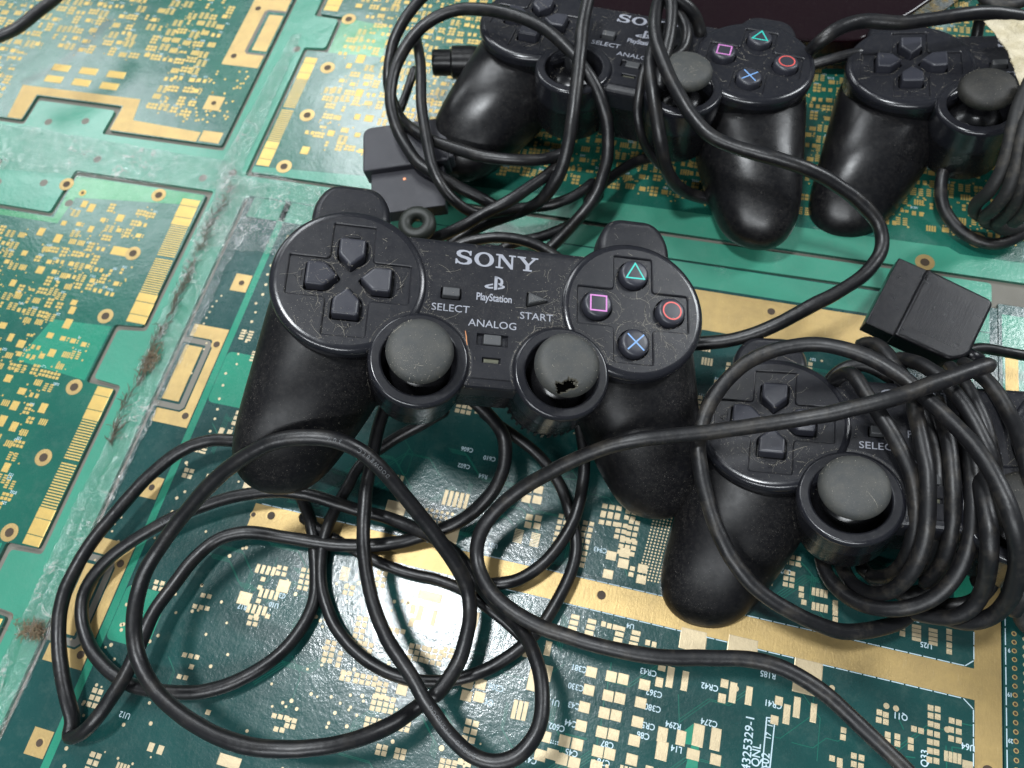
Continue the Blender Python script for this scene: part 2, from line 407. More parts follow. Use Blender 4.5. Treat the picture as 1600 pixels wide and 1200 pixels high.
# main board: right of the seam, from the gold edge at y=18.4 down past the bottom of the frame
bm_ = empty('circuit_board'); tag(bm_, 'large dark green circuit board with a long gold stripe, under the two nearest controllers', 'circuit board', 'bare circuit boards covering the table')
slot = [(-21.75, 11.45), (-20.15, 11.45), (-20.0, 11.3), (-20.0, 7.95), (-20.15, 7.8), (-21.75, 7.8), (-21.75, 8.05), (-20.3, 8.05), (-20.25, 8.12), (-20.25, 11.13), (-20.3, 11.2), (-21.75, 11.2)]
def shift(p, dx, dy): return [(x + dx, y + dy) for x, y in p]
DP = -10.43
slab('board_panel', [[(-21.5, -22), (14.22, -22), (14.22, 19.75), (-21.5, 19.75)], slot, shift(slot, 0, DP), shift(slot, 0, 2 * DP)][:1], -.16, 0, M_board, bm_)
def brk_in(n): return shift([(-21.28, 8.22), (-20.42, 8.22), (-20.42, 11.02), (-21.28, 11.02)], 0, n * DP)
brk = [(-21.3, 12.15), (-19.5, 12.15), (-19.5, 7.1), (-21.3, 7.1), (-21.3, 7.75), (-20.15, 7.75), (-19.95, 7.95), (-19.95, 11.3), (-20.15, 11.5), (-21.3, 11.5)]
for n in range(3):
    slab('gold_bracket', [shift(brk, 0, n * DP)], 0, .01, M_gold, bm_); slab('gold_contact', [brk_in(n)], 0, .01, M_gold, bm_)
    sl = shift([(-21.5, 11.42), (-20.2, 11.42), (-20.03, 11.25), (-20.03, 8.0), (-20.2, 7.83), (-21.5, 7.83), (-21.5, 8.1), (-20.34, 8.1), (-20.3, 8.15), (-20.3, 11.1), (-20.34, 11.15), (-21.5, 11.15)], 0, n * DP)
    slab('routed_slot', [sl], 0, .006, M_under, bm_)
    for y in (11.31, 7.63): ring_hole(bm_, -19.8, y + n * DP, .27, .16)
for y in (14.71, 4.21, -6.08):
    slab('gold_square', [[(-20.35, y - .48), (-19.5, y - .48), (-19.5, y + .48), (-20.35, y + .48)]], 0, .010, M_gold, bm_); ring_hole(bm_, -19.9, y, .2, .14)
slab('light_stripe', [[(-19.45, -22), (-19.12, -22), (-19.12, 19.7), (-19.45, 19.7)]], 0, .003, M_light, bm_)
for a in ((-19.1, 8.5, -16.3, 11.1), (-19.1, -2, -17.2, .2)): slab('light_patch', [rounded([(a[0], a[1]), (a[2], a[1]), (a[2], a[3]), (a[0], a[3])], .3)], 0, .0035, M_light, bm_)
slab('gold_stripe', [[(-15.05, 3.52), (-15.05, 4.56), (13.3, 4.56), (13.3, 12.6), (14.2, 12.6), (14.2, -22), (13.32, -22), (13.32, 3.5)]], 0, .006, M_gold, bm_)
slab('gold_stripe', [[(-12.2, 16.35), (9.6, 16.35), (9.6, 18.35), (-12.2, 18.35)]], 0, .006, M_gold, bm_)
slab('light_stripe', [[(-21.2, 18.5), (13.9, 18.5), (13.9, 19.7), (-21.2, 19.7)]], 0, .003, M_rail, bm_)
slab('light_stripe', [[(9.75, 16.4), (13.9, 16.4), (13.9, 18.45), (9.75, 18.45)]], 0, .0034, M_rail, bm_)
slab('light_stripe', [[(12.6, 6.5), (13.25, 6.5), (13.25, 16.3), (12.6, 16.3)]], 0, .0032, M_light, bm_)
for x, y, r, i in ((-14.19, 4.19, .33, .17), (-14.97, 4.07, .14, .1), (-.11, 4.10, .32, .17), (4.9, 17.82, .36, .17), (13.75, 1.3, .34, .2), (12.0, 17.5, .3, .17)): ring_hole(bm_, x, y, r, i)
for x, y in ((2.25, -7.2),): pass
silk = Bits(); dots = Bits(); small = Bits(); trc = Bits()
# dashed white outline of the two fields
def dashes(x0, y0, x1, y1, n, w=.035, B=None):
    for k in range(n):
        a, b = (k + .06) / n, (k + .94) / n
        (B or silk).line((x0 + (x1 - x0) * a, y0 + (y1 - y0) * a), (x0 + (x1 - x0) * b, y0 + (y1 - y0) * b), w, 0, .0075)
dashes(-14.8, 4.59, 13.0, 4.59, 58); dashes(-14.8, 3.49, 12.9, 3.47, 58); dashes(13.29, 4.85, 13.29, 12, 14); dashes(13.28, 3.2, 13.28, -9, 26)
silk.line((13.0, 4.59), (13.28, 4.83), .035, 0, .0075); silk.line((12.95, 3.47), (13.27, 3.2), .035, 0, .0075)
# big and middling pads read from the photograph (pixel, size in cm)
for x, y in ((924, 1050), (920, 1078), (913, 1105), (908, 1134), (852, 1151), (1007, 1070), (1001, 1098), (996, 1128), (991, 1157), (987, 1187)): ppad(bm_, x, y, .41, .37)
for k, (x, y) in enumerate(((955, 1057), (950, 1087), (944, 1114), (940, 1144), (934, 1174))): ppad(bm_, x, y, .40, .38); ppad(bm_, x + 18.5, y + 4, .40, .38); trc.line(at(x, y - 22)[:2], at(x - 3, y + 6)[:2], .05)
for x, y in ((882, 1158), (902, 1163), (878, 1186), (897, 1192), (844, 1180)): ppad(bm_, x, y, .42, .38)
for x, y, a, b in ((1035, 1148, .36, .5), (1034, 1173, .42, .62), (1064, 1153, .34, .50), (1091, 1149, .40, .74), (1083, 1179, .45, .36), (1118, 1155, .36, .74), (1118, 1187, .38, .36),
                   (1047, 1058, .26, .72), (1070, 1064, .24, .68), (1034, 1044, .28, .2), (1030, 1066, .28, .34), (1145, 1082, .26, .70), (1132, 1068, .28, .3), (1128, 1091, .28, .32),
                   (1229, 1116, .24, .66), (1217, 1095, .28, .3), (1210, 1125, .28, .3), (1245, 1105, .24, .7), (1271, 1114, .22, .64), (1170, 1087, .24, .64), (1083, 1000, .98, .78), (1160, 1015, 1.1, .9), (1262, 1058, 1.0, 1.2), (856, 1013, .24, .52), (855, 1052, .34, .56)):
    ppad(bm_, x, y, a, b)
for c, r0 in ((899, 964), (925, 971), (970, 982), (994, 989)):
    for k in range(4): ppad(bm_, c - k * 2.3, r0 + k * 9, .34, .17)
for x, y in ((943, 975), (952, 978), (1012, 1004), (1022, 1007), (961, 980)): ppad(bm_, x, y, .18, .2)
for x, y in ((1374, 1113), (1384, 1117), (1373, 1125), (1384, 1128), (1454, 1106), (1465, 1108), (1454, 1118), (1465, 1120), (1454, 1131), (1464, 1134), (1453, 1145), (1464, 1148), (1453, 1159), (1463, 1161), (1453, 1173), (1463, 1175), (1452, 1187), (1463, 1189),
             (1487, 1126), (1498, 1129), (1486, 1140), (1498, 1143), (1486, 1154), (1498, 1157), (1428, 1139), (1439, 1142), (1402, 1151), (1402, 1162), (1423, 1157), (1423, 1168), (1387, 1148), (1387, 1158), (1318, 1141), (1317, 1152), (1300, 1185), (1312, 1189), (1334, 1181), (1346, 1184), (1334, 1194), (1345, 1197), (1312, 1195),
             (1410, 980), (1410, 990), (1483, 987), (1483, 997), (1483, 1008), (1483, 1018), (1252, 920), (1252, 930), (1305, 942), (1305, 950), (1305, 958), (1305, 968), (1256, 941)): ppad(bm_, x, y, .195, .195)
for k in range(4):
    ppad(bm_, 1432, 979 + k * 6.6, .32, .13); ppad(bm_, 1458, 985 + k * 6.8, .31, .13); ppad(bm_, 1478 + k * 7, 1181 + k * 1.6, .13, .34); ppad(bm_, 1271 + k * 6.5, 924 + k * 1.4, .13, .3); ppad(bm_, 1271 + k * 6.5, 947 + k * 1.4, .13, .3)
ppad(bm_, 1512, 1195, .34, .26)
# row structure on the left half of the main board
for x, y, a, b in ((382, 935, .56, .5), (443, 916, .52, .48), (618, 795, .85, .62), (700, 835, .85, .78), (672, 932, .95, .34), (656, 958, .22, .56), (645, 952, .2, .34), (643, 972, .2, .34), (678, 966, .17, .56), (742, 970, .26, .66), (358, 1190, .9, .4), (830, 1000, .4, 1.3), (836, 1060, .5, .9)): ppad(bm_, x, y, a, b)
for cx, cy, nx, ny in ((712, 777, 5, 1), (615, 745, 4, 1), (420, 926, 4, 1), (401, 950, 4, 1), (812, 1108, 3, 1), (415, 888, 4, 1)):
    for i in range(nx): ppad(bm_, cx + (i - (nx - 1) / 2) * 8.2, cy + i * 1.6, .16, .66 if nx == 5 or cx > 800 else .36)
for x, y in ((325, 1113), (299, 1042), (406, 918), (404, 939), (411, 905), (418, 963), (400, 963)): ppad(bm_, x, y, .2, .18)
def grid(cx, cy, nx, ny, s=.195, px_=9.6, py_=9.2):
    for i in range(nx):
        for j in range(ny): ppad(bm_, cx + (i - (nx - 1) / 2) * px_ - (j - (ny - 1) / 2) * 2.2, cy + (j - (ny - 1) / 2) * py_ + (i - (nx - 1) / 2) * 1.8, s, s * .88)
for g in ((440, 892, 2, 2), (395, 970, 2, 2), (322, 931, 2, 1), (314, 949, 3, 1), (298, 1025, 3, 1), (285, 1058, 2, 1), (248, 915, 2, 2), (476, 905, 2, 4), (514, 1018, 2, 4), (530, 1030, 1, 3), (545, 922, 2, 2), (562, 985, 2, 5), (574, 1012, 2, 2), (595, 905, 2, 3), (540, 1056, 2, 2), (571, 1062, 4, 2), (596, 1078, 2, 3),
          (598, 1100, 4, 3), (583, 1130, 3, 2), (632, 1135, 2, 2), (655, 1100, 2, 2), (651, 1020, 3, 3), (678, 1026, 3, 3), (700, 1020, 2, 2), (620, 985, 3, 1), (438, 1120, 3, 1), (454, 1130, 2, 2), (436, 1140, 2, 1),
          (740, 1078, 2, 2, .42, 20, 20), (628, 1078, 1, 1, .42), (596, 1172, 2, 2), (625, 1178, 2, 2), (700, 1195, 3, 2),
          (832, 772, 2, 2, .38, 17, 16), (833, 815, 2, 2, .28, 14, 12), (955, 798, 3, 2, .22, 11, 11), (952, 812, 3, 2, .22, 11, 11), (985, 805, 2, 2, .2), (970, 830, 2, 3), (988, 830, 2, 4), (912, 850, 2, 8), (980, 855, 3, 3, .2), (955, 868, 1, 1, .4), (975, 872, 1, 2, .42, 12, 17), (950, 897, 1, 1, .4), (1003, 897, 1, 2, .38, 12, 17), (987, 893, 1, 2, .2), (876, 830, 2, 6)): grid(*g)
for k in range(9):
    for cx, cy in ((812, 836), (838, 842), (541, 895)): p = at(cx - k * .55, cy - 8 + k * 2.4); small.rect(p.x, p.y, .36, .035)
for i in range(7):
    for j in range(24): p = at(1026 + i * 5.2 - j * 1.25, 795 + j * 4.7 + i * 1.1); dots.disc(p.x, p.y, .038, 0, .008, 6)
for i in range(6):
    for j in range(4): p = at(667 + i * 8 - j * 2, 796 + j * 8 + i * 1.5); dots.disc(p.x, p.y, .07, 0, .008, 8)
for i in range(16): p = at(1022 - 1.2 * i * 5 * .24, 0); 
refs = (('C381', 905, 1044), ('C330', 900, 1073), ('C43', 897, 1102), ('C44', 892, 1130), ('U17', 865, 1097), ('C602', 870, 1136), ('CR43', 1013, 1050), ('C362', 1022, 1083), ('C380', 1020, 1106), ('CR5', 1013, 1134), ('C86', 1005, 1149), ('C87', 949, 1163), ('C45', 893, 1176), ('C78', 943, 1191), ('R294', 1052, 1133), ('C274', 1108, 1129), ('L14', 1057, 1170), ('CR42', 1109, 1073), ('CR41', 1208, 1100), ('R185', 1200, 1054), ('U4', 985, 978), ('Q11', 1407, 1119), ('U25', 1447, 1008), ('U64', 1513, 1167), ('C41', 829, 1187), ('C42', 762, 1096), ('C206', 775, 1074), ('C943', 938, 859), ('U21', 770, 852), ('U19', 838, 877), ('R64', 755, 744), ('C606', 730, 702), ('C602', 725, 728), ('C610', 765, 716), ('R22', 1428, 967), ('U12', 195, 1117), ('R17', 379, 948), ('C30', 439, 930), ('U10', 428, 945), ('C92', 1228, 893), ('Q33', 1300, 1000))
for s, x, y in refs[:-1]: refdes(silk, s, x, y, .27 if y < 1040 else .30)
refdes(silk, '0432532?-1'.replace('?', '9'), 1169, 1165, .42, math.pi / 2 + .02, 1.0); refdes(silk, 'QNL', 1182, 1180, .40, math.pi / 2 + .02); refdes(silk, '9-02', 1196, 1192, .40, math.pi / 2 + .02)
silk.add(*plate([[tuple(at(*q)[:2]) for q in ((1197, 1120), (1212, 1122), (1204, 1200), (1190, 1198))], [tuple(at(*q)[:2]) for q in ((1199, 1122), (1210, 1123.5), (1202, 1198), (1192, 1196.5))]], 0, .004)); refdes(silk, '1A', 1204, 1130, .26, math.pi / 2); refdes(silk, '17', 1201, 1150, .26, math.pi / 2); refdes(silk, 'Q33', 1445, 1185, .34, math.pi / 2)
for px in ((1400, 1107), (1300, 1075), (1480, 1140), (1150, 1076), (690, 1169), (1385, 1103)): p = at(*px); dots.disc(p.x, p.y, .1, 0, .006, 12)
for a, b in (((1060, 1085), (1062, 1150)), ((1478, 1165), (1479, 1200)), ((1487, 1167), (1489, 1180)), ((1487, 1167), (1517, 1172)), ((1500, 1130), (1520, 1134)), ((865, 850), (860, 870)), ((870, 850), (866, 872)), ((1405, 1125), (1412, 1140)), ((645, 760), (630, 770)), ((640, 700), (622, 730)), ((905, 750), (850, 745)), ((1415, 1182), (1430, 1184)), ((980, 900), (974, 880))): trc.line(at(*a)[:2], at(*b)[:2], .04)
trc.line(at(883, 1147)[:2], at(917, 1155)[:2], .07)
slab('light_patch', [[tuple(at(*q)[:2]) for q in ((1069, 1142), (1083, 1131), (1094, 1134), (1090, 1200), (1071, 1200), (1080, 1164), (1068, 1162))]], 0, .0025, M_light, bm_)
keep = [(-21.5, -19.0, -22, 20), (-15.2, 13.4, 3.3, 4.7), (13.2, 14.3, -22, 20), (-12.4, 14, 16.2, 20), (-8.5, 6.5, -6, 3.3), (4.5, 13.4, -8, 3.3), (-11.5, 2.2, 4.8, 10.2)]
footprints(small, dots, silk, (-18.9, -12.6, -12, 3.3), keep + [(-18.6, -9.0, -3, 3.5)], .16, .2, 1.05)
footprints(small, dots, silk, (-18.9, -12.5, 4.8, 19.5), keep, .42, .2, .95)
footprints(small, dots, silk, (-12.5, 2.0, 10.2, 16.1), keep, .7, .2, .9)
footprints(small, dots, silk, (2.0, 13.2, 4.9, 16.1), keep + [(7.5, 13.3, 4.5, 6.9), (2, 5, 4.6, 7.5)], .62, .18, .85, .3)
footprints(small, dots, silk, (-9, 4, -6, -1.2), [(-9, -4.5, -6, -1.2)], .6, .22, .95)
for k in range(60):                                # columns of vias beside the seam
    y = 16 - k * .55 + U(-.15, .15); dots.disc(-18.6 + U(-.25, .35), y, U(.05, .08), 0, .007, 8)
    if k % 2: dots.disc(-20.6 + U(-.4, .3), 14.0 - (k * .16) % 6 + (0 if k < 30 else DP), .05, 0, .007, 8)
for k in range(45): p = (U(-19, -9), U(-5, 3.2)); dots.disc(p[0], p[1], U(.045, .08), 0, .008, 8)
for k in range(60): p = (U(-11, -6), U(-3.5, 2.5)); dots.disc(p[0], p[1], U(.045, .08), 0, .008, 8)
for k in range(170):
    x, y = U(-18.5, 13), U(-6, 16); n_ = random.randint(1, 4); a0 = random.choice((0, math.pi / 2, math.pi / 4)); pl_ = [(0, 0)]
    for q in range(random.randint(2, 4)): L_ = U(.3, 1.6); pl_.append((pl_[-1][0] + L_ * math.cos(a0), pl_[-1][1] + L_ * math.sin(a0))); a0 += random.choice((-1, 1)) * math.pi / 4
    for i_ in range(n_):
        for p0, p1 in zip(pl_, pl_[1:]):
            A_, B_ = (x + p0[0] + i_ * .07, y + p0[1] - i_ * .05), (x + p1[0] + i_ * .07, y + p1[1] - i_ * .05)
            if not any(inrect(*q, [(-15.2, 14.3, 3.3, 4.75), (13.1, 14.3, -22, 20), (-12.4, 10, 16.2, 18.6)], .1) for q in (A_, B_)): trc.line(A_, B_, .028, 0, .0022)
small.build('small_pads', M_pad, bm_); dots.build('via_dots', M_pad, bm_); silk.build('board_lettering', M_silk, bm_, None); trc.build('traces', M_trace, bm_)

# right-hand board with the row of plated pin holes
br = empty('circuit_board'); tag(br, 'dark board strip at the right edge with a column of plated pin holes', 'circuit board', 'bare circuit boards covering the table')
slab('board_panel', [[(14.26, -22), (34, -22), (34, 20), (14.26, 20)]], -.16, -.002, M_board, br)
slab('light_patch', [[(14.4, 13.6), (16.2, 13.6), (16.2, 19.5), (14.4, 19.5)]], -.002, .001, M_light, br); slab('gold_patch', [[(14.5, 15.2), (15.0, 15.2), (15.0, 17.6), (14.5, 17.6)]], 0, .006, M_gold, br)
sk = Bits(); dashes(14.35, -6, 14.35, 9, 22, .035, sk)
hl = Bits()
for k in range(44):
    y = 6.1 - .302 * k
    if k < 24: ring_hole(br, 14.64, y, .085, .05)
    else: hl.disc(14.64, y, .085)
    for q in range(3): hl.disc(15.0 + q * .3, y - .1, .08, 0, .008, 12)
for s, n in (('9', 2), ('19', 7), ('29', 12), ('39', 17)): refdes(sk, s, 14.47, 6.1 - .302 * n - .02, .2, RT, .8, True)
sk.build('board_lettering', M_silk, br, None); hl.build('pin_hole_pads', M_pad, br)

# the rail of light green board between panels, in the shape the router left
rail = empty('board_rail'); tag(rail, 'plain light green strip of waste board with side notches between the panels at left', 'board rail')
R1 = [(-23.45, -22), (-23.45, .45), (-25.0, .45), (-25.0, -1.95), (-23.45, -1.95)]
rp = [(-23.35, -22), (-21.75, -22), (-21.75, 19.6), (14.0, 19.95), (14.0, 21.0), (-22.3, 20.95), (-22.3, 30.2), (-21.05, 30.3), (-21.05, 32.6), (-22.6, 32.7), (-22.6, 60), (-24.1, 60), (-24.1, 22.3), (-31.6, 22.3), (-31.6, 24.0), (-36.6, 24.0), (-36.6, 22.2), (-70, 22.2), (-70, 19.7), (-36.5, 19.7), (-36.5, 16.9), (-32.0, 16.9), (-31.9, 19.7), (-23.55, 19.7),
      (-23.55, 11.3), (-25.0, 11.1), (-25.0, 8.5), (-23.5, 8.4), (-23.4, .45), (-24.9, .35), (-24.9, -1.9), (-23.35, -2.0)]
slab('rail_panel', [rounded(rp, .18, 3)], -.16, -.001, M_rail, rail)
hh = Bits()
for x, y in ((-33.3, 18.6), (-36, 18.2), (-35.2, 22.6), (-33.0, 23.0), (-31, 20.6), (-24.5, 20.4), (-23.0, 21.0), (-22.7, 30.0), (-31.2, 17.6)): hh.disc(x, y, .22, 0, .004, 14)
hh.build('tooling_holes', M_under, rail)

# left board
bl = empty('circuit_board'); tag(bl, 'left circuit board with gold edge fingers beside a column of ringed screw holes', 'circuit board', 'bare circuit boards covering the table')
lp = [(-70, -22), (-23.65, -22), (-23.65, -2.2), (-25.25, -2.15), (-25.25, .6), (-23.7, .65), (-23.75, 8.2), (-25.3, 8.25), (-25.3, 11.35), (-23.85, 11.5), (-23.85, 19.4), (-31.65, 19.4), (-31.75, 16.65), (-36.8, 16.65), (-36.8, 19.4), (-70, 19.4)]
slab('board_panel', [rounded(lp, .15, 3)], -.16, 0, M_boardl, bl)
slab('bright_edge', [[(-31.4, 19.35), (-23.95, 19.35), (-23.95, 18.7), (-28, 18.3), (-31.0, 18.0), (-31.2, 16.3), (-37.2, 16.2), (-37.2, 19.3), (-36.9, 19.3), (-36.9, 16.6), (-31.6, 16.6), (-31.6, 19.35)]], 0, .003, M_bright, bl)
slab('bright_patch', [[(-29.3, 8.6), (-25.4, 8.3), (-25.4, 11.2), (-28.6, 11.0)]], 0, .003, M_light, bl)
slab('bright_patch', [[(-29.0, -1.6), (-25.4, -1.8), (-25.4, .5), (-28.6, .4)]], 0, .003, M_light, bl)
def fingers(board, x0, x1, ytop, ybot, skew=0.0, mat=None):
    """edge connector: three wide contacts, two runs of thin fingers, three wide contacts"""
    B = Bits(); w = x1 - x0; xc = (x0 + x1) / 2
    n = 46; span = (ytop - ybot); y = ytop
    for h in (.45, .72, .5): pad(board, xc + skew * (ytop - y), y - h / 2, w, h - .03, mat or M_padl); y -= h
    ylow = ybot
    for h in (.5, .72, .45)[::-1]: pad(board, xc + skew * (ytop - ylow), ylow + h / 2, w, h - .03, mat or M_padl); ylow += h
    pitch = (y - ylow) / 32
    for k in range(32):
        if k == 15: continue
        yy = y - (k + .5) * pitch; pad(board, xc + skew * (ytop - yy), yy, w * .95, pitch * .5, mat or M_padl)
fingers(bl, -24.62, -23.80, 8.18, .68, .012); fingers(bl, -25.05, -24.02, 19.0, 11.6, .03); fingers(bl, -24.55, -23.75, -2.3, -9.6, .0)
for x, y in ((-25.98, 11.67), (-25.74, 7.88), (-25.5, 4.41), (-25.33, .99), (-31.94, 18.73), (-26.45, 18.94), (-26.22, 15.30), (-25.1, -2.4)): ring_hole(bl, x, y, .40, .2)
pad(bl, -27.0, 15.3, .9, .5, M_padl); ring_hole(bl, -30.75, 18.35, .2, .1, mat=M_padl)
keepl = [(-25.45, -23.5, -22, 20), (-26.6, -25.2, 10.9, 12.3), (-26.3, -25.1, 7.2, 8.6), (-26.1, -24.9, 3.8, 5.1), (-25.9, -24.8, .3, 1.6), (-37, -31.3, 16, 19.8), (-32.6, -31, 18, 19.5), (-27.2, -25.6, 18.2, 19.6), (-27.6, -25.5, 14.7, 15.9), (-31.4, -24, 18.3, 19.6)]
s1, d1, k1 = Bits(), Bits(), Bits()
for k in range(75):
    x, y = U(-33, -26), U(-6, 18)
    if not inrect(x, y, keepl, .3): a = U(.28, .42); pad(bl, x, y, a, a * U(.8, 1.4), M_padl, z=.003); keepl.append((x - .1, x + .1, y - .1, y + .1))
for x in (-37.2, -36.3, -35.4): pad(bl, x, 14.3, .32, 2.0, M_padl)
footprints(s1, d1, k1, (-46, -25.5, -9, 18.4), keepl, 1.5, .15, .585, .3)
s1.build('small_pads', M_padl, bl); d1.build('via_dots', M_padl, bl); k1.build('board_lettering', M_silk, bl, None)

# far left board
bf = empty('circuit_board'); tag(bf, 'far left circuit board with a gold-bordered cut-out and three wide pad pairs', 'circuit board', 'bare circuit boards covering the table')
fp = [(-75, 22.5), (-36.9, 22.5), (-36.9, 24.35), (-31.3, 24.35), (-31.3, 22.6), (-24.35, 22.6), (-24.35, 75), (-75, 75)]
slab('board_panel', [rounded(fp, .15, 3)], -.16, 0, M_boardl, bf)
slab('gold_border', [[(-37.9, 22.0 + .55), (-36.95, 22.55), (-36.95, 24.4), (-31.25, 24.4), (-31.25, 22.65), (-25.9, 22.65), (-25.9, 23.3), (-30.2, 23.5), (-30.45, 25.0), (-38.2, 24.95)]], 0, .008, M_gold, bf)
pad(bf, -25.2, 23.1, 1.2, .75, M_gold)
fb = [(-24.45, 33.9), (-26.75, 33.9), (-26.75, 28.25), (-24.45, 28.25), (-24.45, 29.2), (-25.55, 29.2), (-25.75, 29.4), (-25.75, 32.6), (-25.55, 32.8), (-24.45, 32.8)]
slab('gold_bracket', [fb], 0, .01, M_gold, bf); slab('gold_contact', [[(-25.35, 29.55), (-24.45, 29.55), (-24.45, 32.4), (-25.35, 32.4)]], 0, .01, M_gold, bf)
slab('routed_slot', [[(-24.36, 33.0), (-25.7, 33.0), (-25.95, 32.75), (-25.95, 29.25), (-25.7, 29.0), (-24.36, 29.0), (-24.36, 29.35), (-25.5, 29.35), (-25.55, 29.4), (-25.55, 32.6), (-25.5, 32.65), (-24.36, 32.65)]], 0, .006, M_under, bf)
for y in (32.81, 28.95): ring_hole(bf, -26.25, y, .3, .18)
slab('gold_square', [[(-26.5, 24.9), (-25.5, 24.9), (-25.5, 25.9), (-26.5, 25.9)]], 0, .01, M_gold, bf); ring_hole(bf, -26.0, 25.4, .22, .15)
for x in (-36.48, -34.63, -32.79):
    pad(bf, x, 26.55, 1.15, .5, M_padl); pad(bf, x - .02, 25.66, 1.15, .5, M_padl)
s2, d2, k2 = Bits(), Bits(), Bits()
keepf = [(-38.5, -30, 22, 27.2), (-27.2, -24, 27.8, 34.3), (-31, -24, 22, 23.7), (-26.8, -25.2, 24.5, 26.3)]
footprints(s2, d2, k2, (-50, -24.6, 23.5, 45), keepf, .85, .18, .72, .3)
for k in range(50): d2.disc(U(-27.5, -24.8), U(23.8, 28), .07)
s2.build('small_pads', M_padl, bf); d2.build('via_dots', M_padl, bf); k2.build('board_lettering', M_silk, bf, None)

# far middle board
bt = empty('circuit_board'); tag(bt, 'far circuit board with gold edge fingers, under the two controllers at the top', 'circuit board', 'bare circuit boards covering the table')
slab('board_panel', [rounded([(-22.05, 21.2), (16, 21.25), (34, 21.3), (34, 75), (-22.3, 75), (-22.3, 32.9), (-20.8, 32.8), (-20.8, 30.0), (-22.05, 30.0)], .12, 3)], -.16, 0, M_boardl, bt)
slab('bright_patch', [[(-20.75, 30.0), (-17.5, 30.1), (-17.8, 32.4), (-20.75, 32.8)]], 0, .003, M_bright, bt)
slab('light_edge', [[(-22.0, 21.22), (16, 21.25), (16, 22.3), (12.7, 22.3), (12.2, 22.6), (-4, 22.5), (-12, 22.2), (-22.0, 21.6)]], 0, .003, M_rail, bt)
fingers(bt, -21.95, -21.2, 29.5, 21.7, .0); fingers(bt, -22.2, -21.3, 41, 33.2, .0)
for x, y in ((-20.42, 32.7), (-20.39, 28.88), (-20.35, 25.39), (-20.37, 21.85), (11.23, 21.6), (13.4, 23.2)): ring_hole(bt, x, y, .42, .2)
s3, d3, k3 = Bits(), Bits(), Bits()
keept = [(-23, -20.9, 20, 45), (-21, -19.8, 32, 33.4), (-21, -19.8, 28.3, 29.5), (-21, -19.8, 24.8, 26), (-21, -19.8, 21, 22.4), (-22, 16, 20, 22.6)]
for k in range(40):
    x, y = U(-20.6, -12), U(22.4, 40)
    if not inrect(x, y, keept, .3): a = U(.3, .5); pad(bt, x, y, a, a * U(.8, 1.3), M_padl, z=.003); keept.append((x - .1, x + .1, y - .1, y + .1))
footprints(s3, d3, k3, (-20.8, 20, 22.6, 45), keept, 1.15, .16, .64, .3)
s3.build('small_pads', M_padl, bt); d3.build('via_dots', M_padl, bt); k3.build('board_lettering', M_silk, bt, None)

# ------------------------------------------------------------------ game controllers (local axes: x right, y away, z out of the face; face plane z=0)
def superloft(secs, n=36, p=2.3, steps=5):
    """secs: (y, cx, cz, wx, hz); smooth loft along y"""
    S_ = np.array(secs, float); K = len(S_); out = []
    for i in range(K - 1):
        for k in range(steps):
            t = k / steps; a, b, c, d = S_[max(i - 1, 0)], S_[i], S_[i + 1], S_[min(i + 2, K - 1)]
            out.append(.5 * (2 * b + (c - a) * t + (2 * a - 5 * b + 4 * c - d) * t * t + (-a + 3 * b - 3 * c + d) * t ** 3))
    out.append(S_[-1]); v, f = [], []
    for y, cx, cz, wx, hz in out:
        for k in range(n):
            a = 2 * math.pi * k / n; c, s_ = math.cos(a), math.sin(a)
            v.append((cx + max(wx, .02) * math.copysign(abs(c) ** (2 / p), c), y, cz + max(hz, .02) * math.copysign(abs(s_) ** (2 / p), s_)))
    m = len(out)
    for i in range(m - 1):
        for k in range(n): f.append((i * n + k, (i + 1) * n + k, (i + 1) * n + (k + 1) % n, i * n + (k + 1) % n))
    f.append(tuple(range(n))); f.append(tuple(range((m - 1) * n, m * n))[::-1]); return v, f
GR = [(2.2, 5.1, -2.1, 1.2, 1.0), (1.9, 5.1, -2.0, 1.9, 1.35), (1.0, 5.12, -1.95, 2.5, 1.5), (0, 5.28, -2.0, 2.66, 1.6), (-1.5, 5.58, -2.24, 2.60, 1.74), (-2.8, 5.93, -2.58, 2.46, 1.83), (-4.0, 6.33, -2.9, 2.27, 1.8), (-5.0, 6.70, -3.2, 2.06, 1.6),
      (-5.8, 6.97, -3.48, 1.80, 1.33), (-6.35, 7.09, -3.66, 1.47, 1.02), (-6.74, 7.15, -3.78, 1.02, .7), (-6.95, 7.18, -3.82, .5, .34), (-7.0, 7.19, -3.82, .06, .05)]
def mirror(v, f): return [(-x, y, z) for x, y, z in v], [tuple(q)[::-1] for q in f]
crossp = lambda cx, a, b: [(cx - b, a), (cx + b, a), (cx + b, b), (cx + a, b), (cx + a, -b), (cx + b, -b), (cx + b, -a), (cx - b, -a), (cx - b, -b), (cx - a, -b), (cx - a, b), (cx - b, b)]
def pent(w, y0, y1, tip): return [(-w, y1), (-w, y0 + tip), (0, y0), (w, y0 + tip), (w, y1)]
def rot2(p, k, cx):
    a = k * math.pi / 2; return [(cx + x * math.cos(a) - y * math.sin(a), x * math.sin(a) + y * math.cos(a)) for x, y in p]
def offset_prism(p, z0, z1): return plate([p], z0, z1)
def ribbon(pts, w, z, closed=True):
    B = Bits(); n = len(pts)
    for i in range(n if closed else n - 1):
        a, b = pts[i], pts[(i + 1) % n]; d = Vector((b[0] - a[0], b[1] - a[1])).normalized() * w * .5
        B.line((a[0] - d.x, a[1] - d.y), (b[0] + d.x, b[1] + d.y), w, z, .004)
    return B.v, B.f
_disc = {}
def rim_polish(o, cx, cy, r0):
    o.data.materials.append(M_rim)
    for q in o.data.polygons:
        if math.hypot(q.center.x - cx, q.center.y - cy) > r0: q.material_index = 1
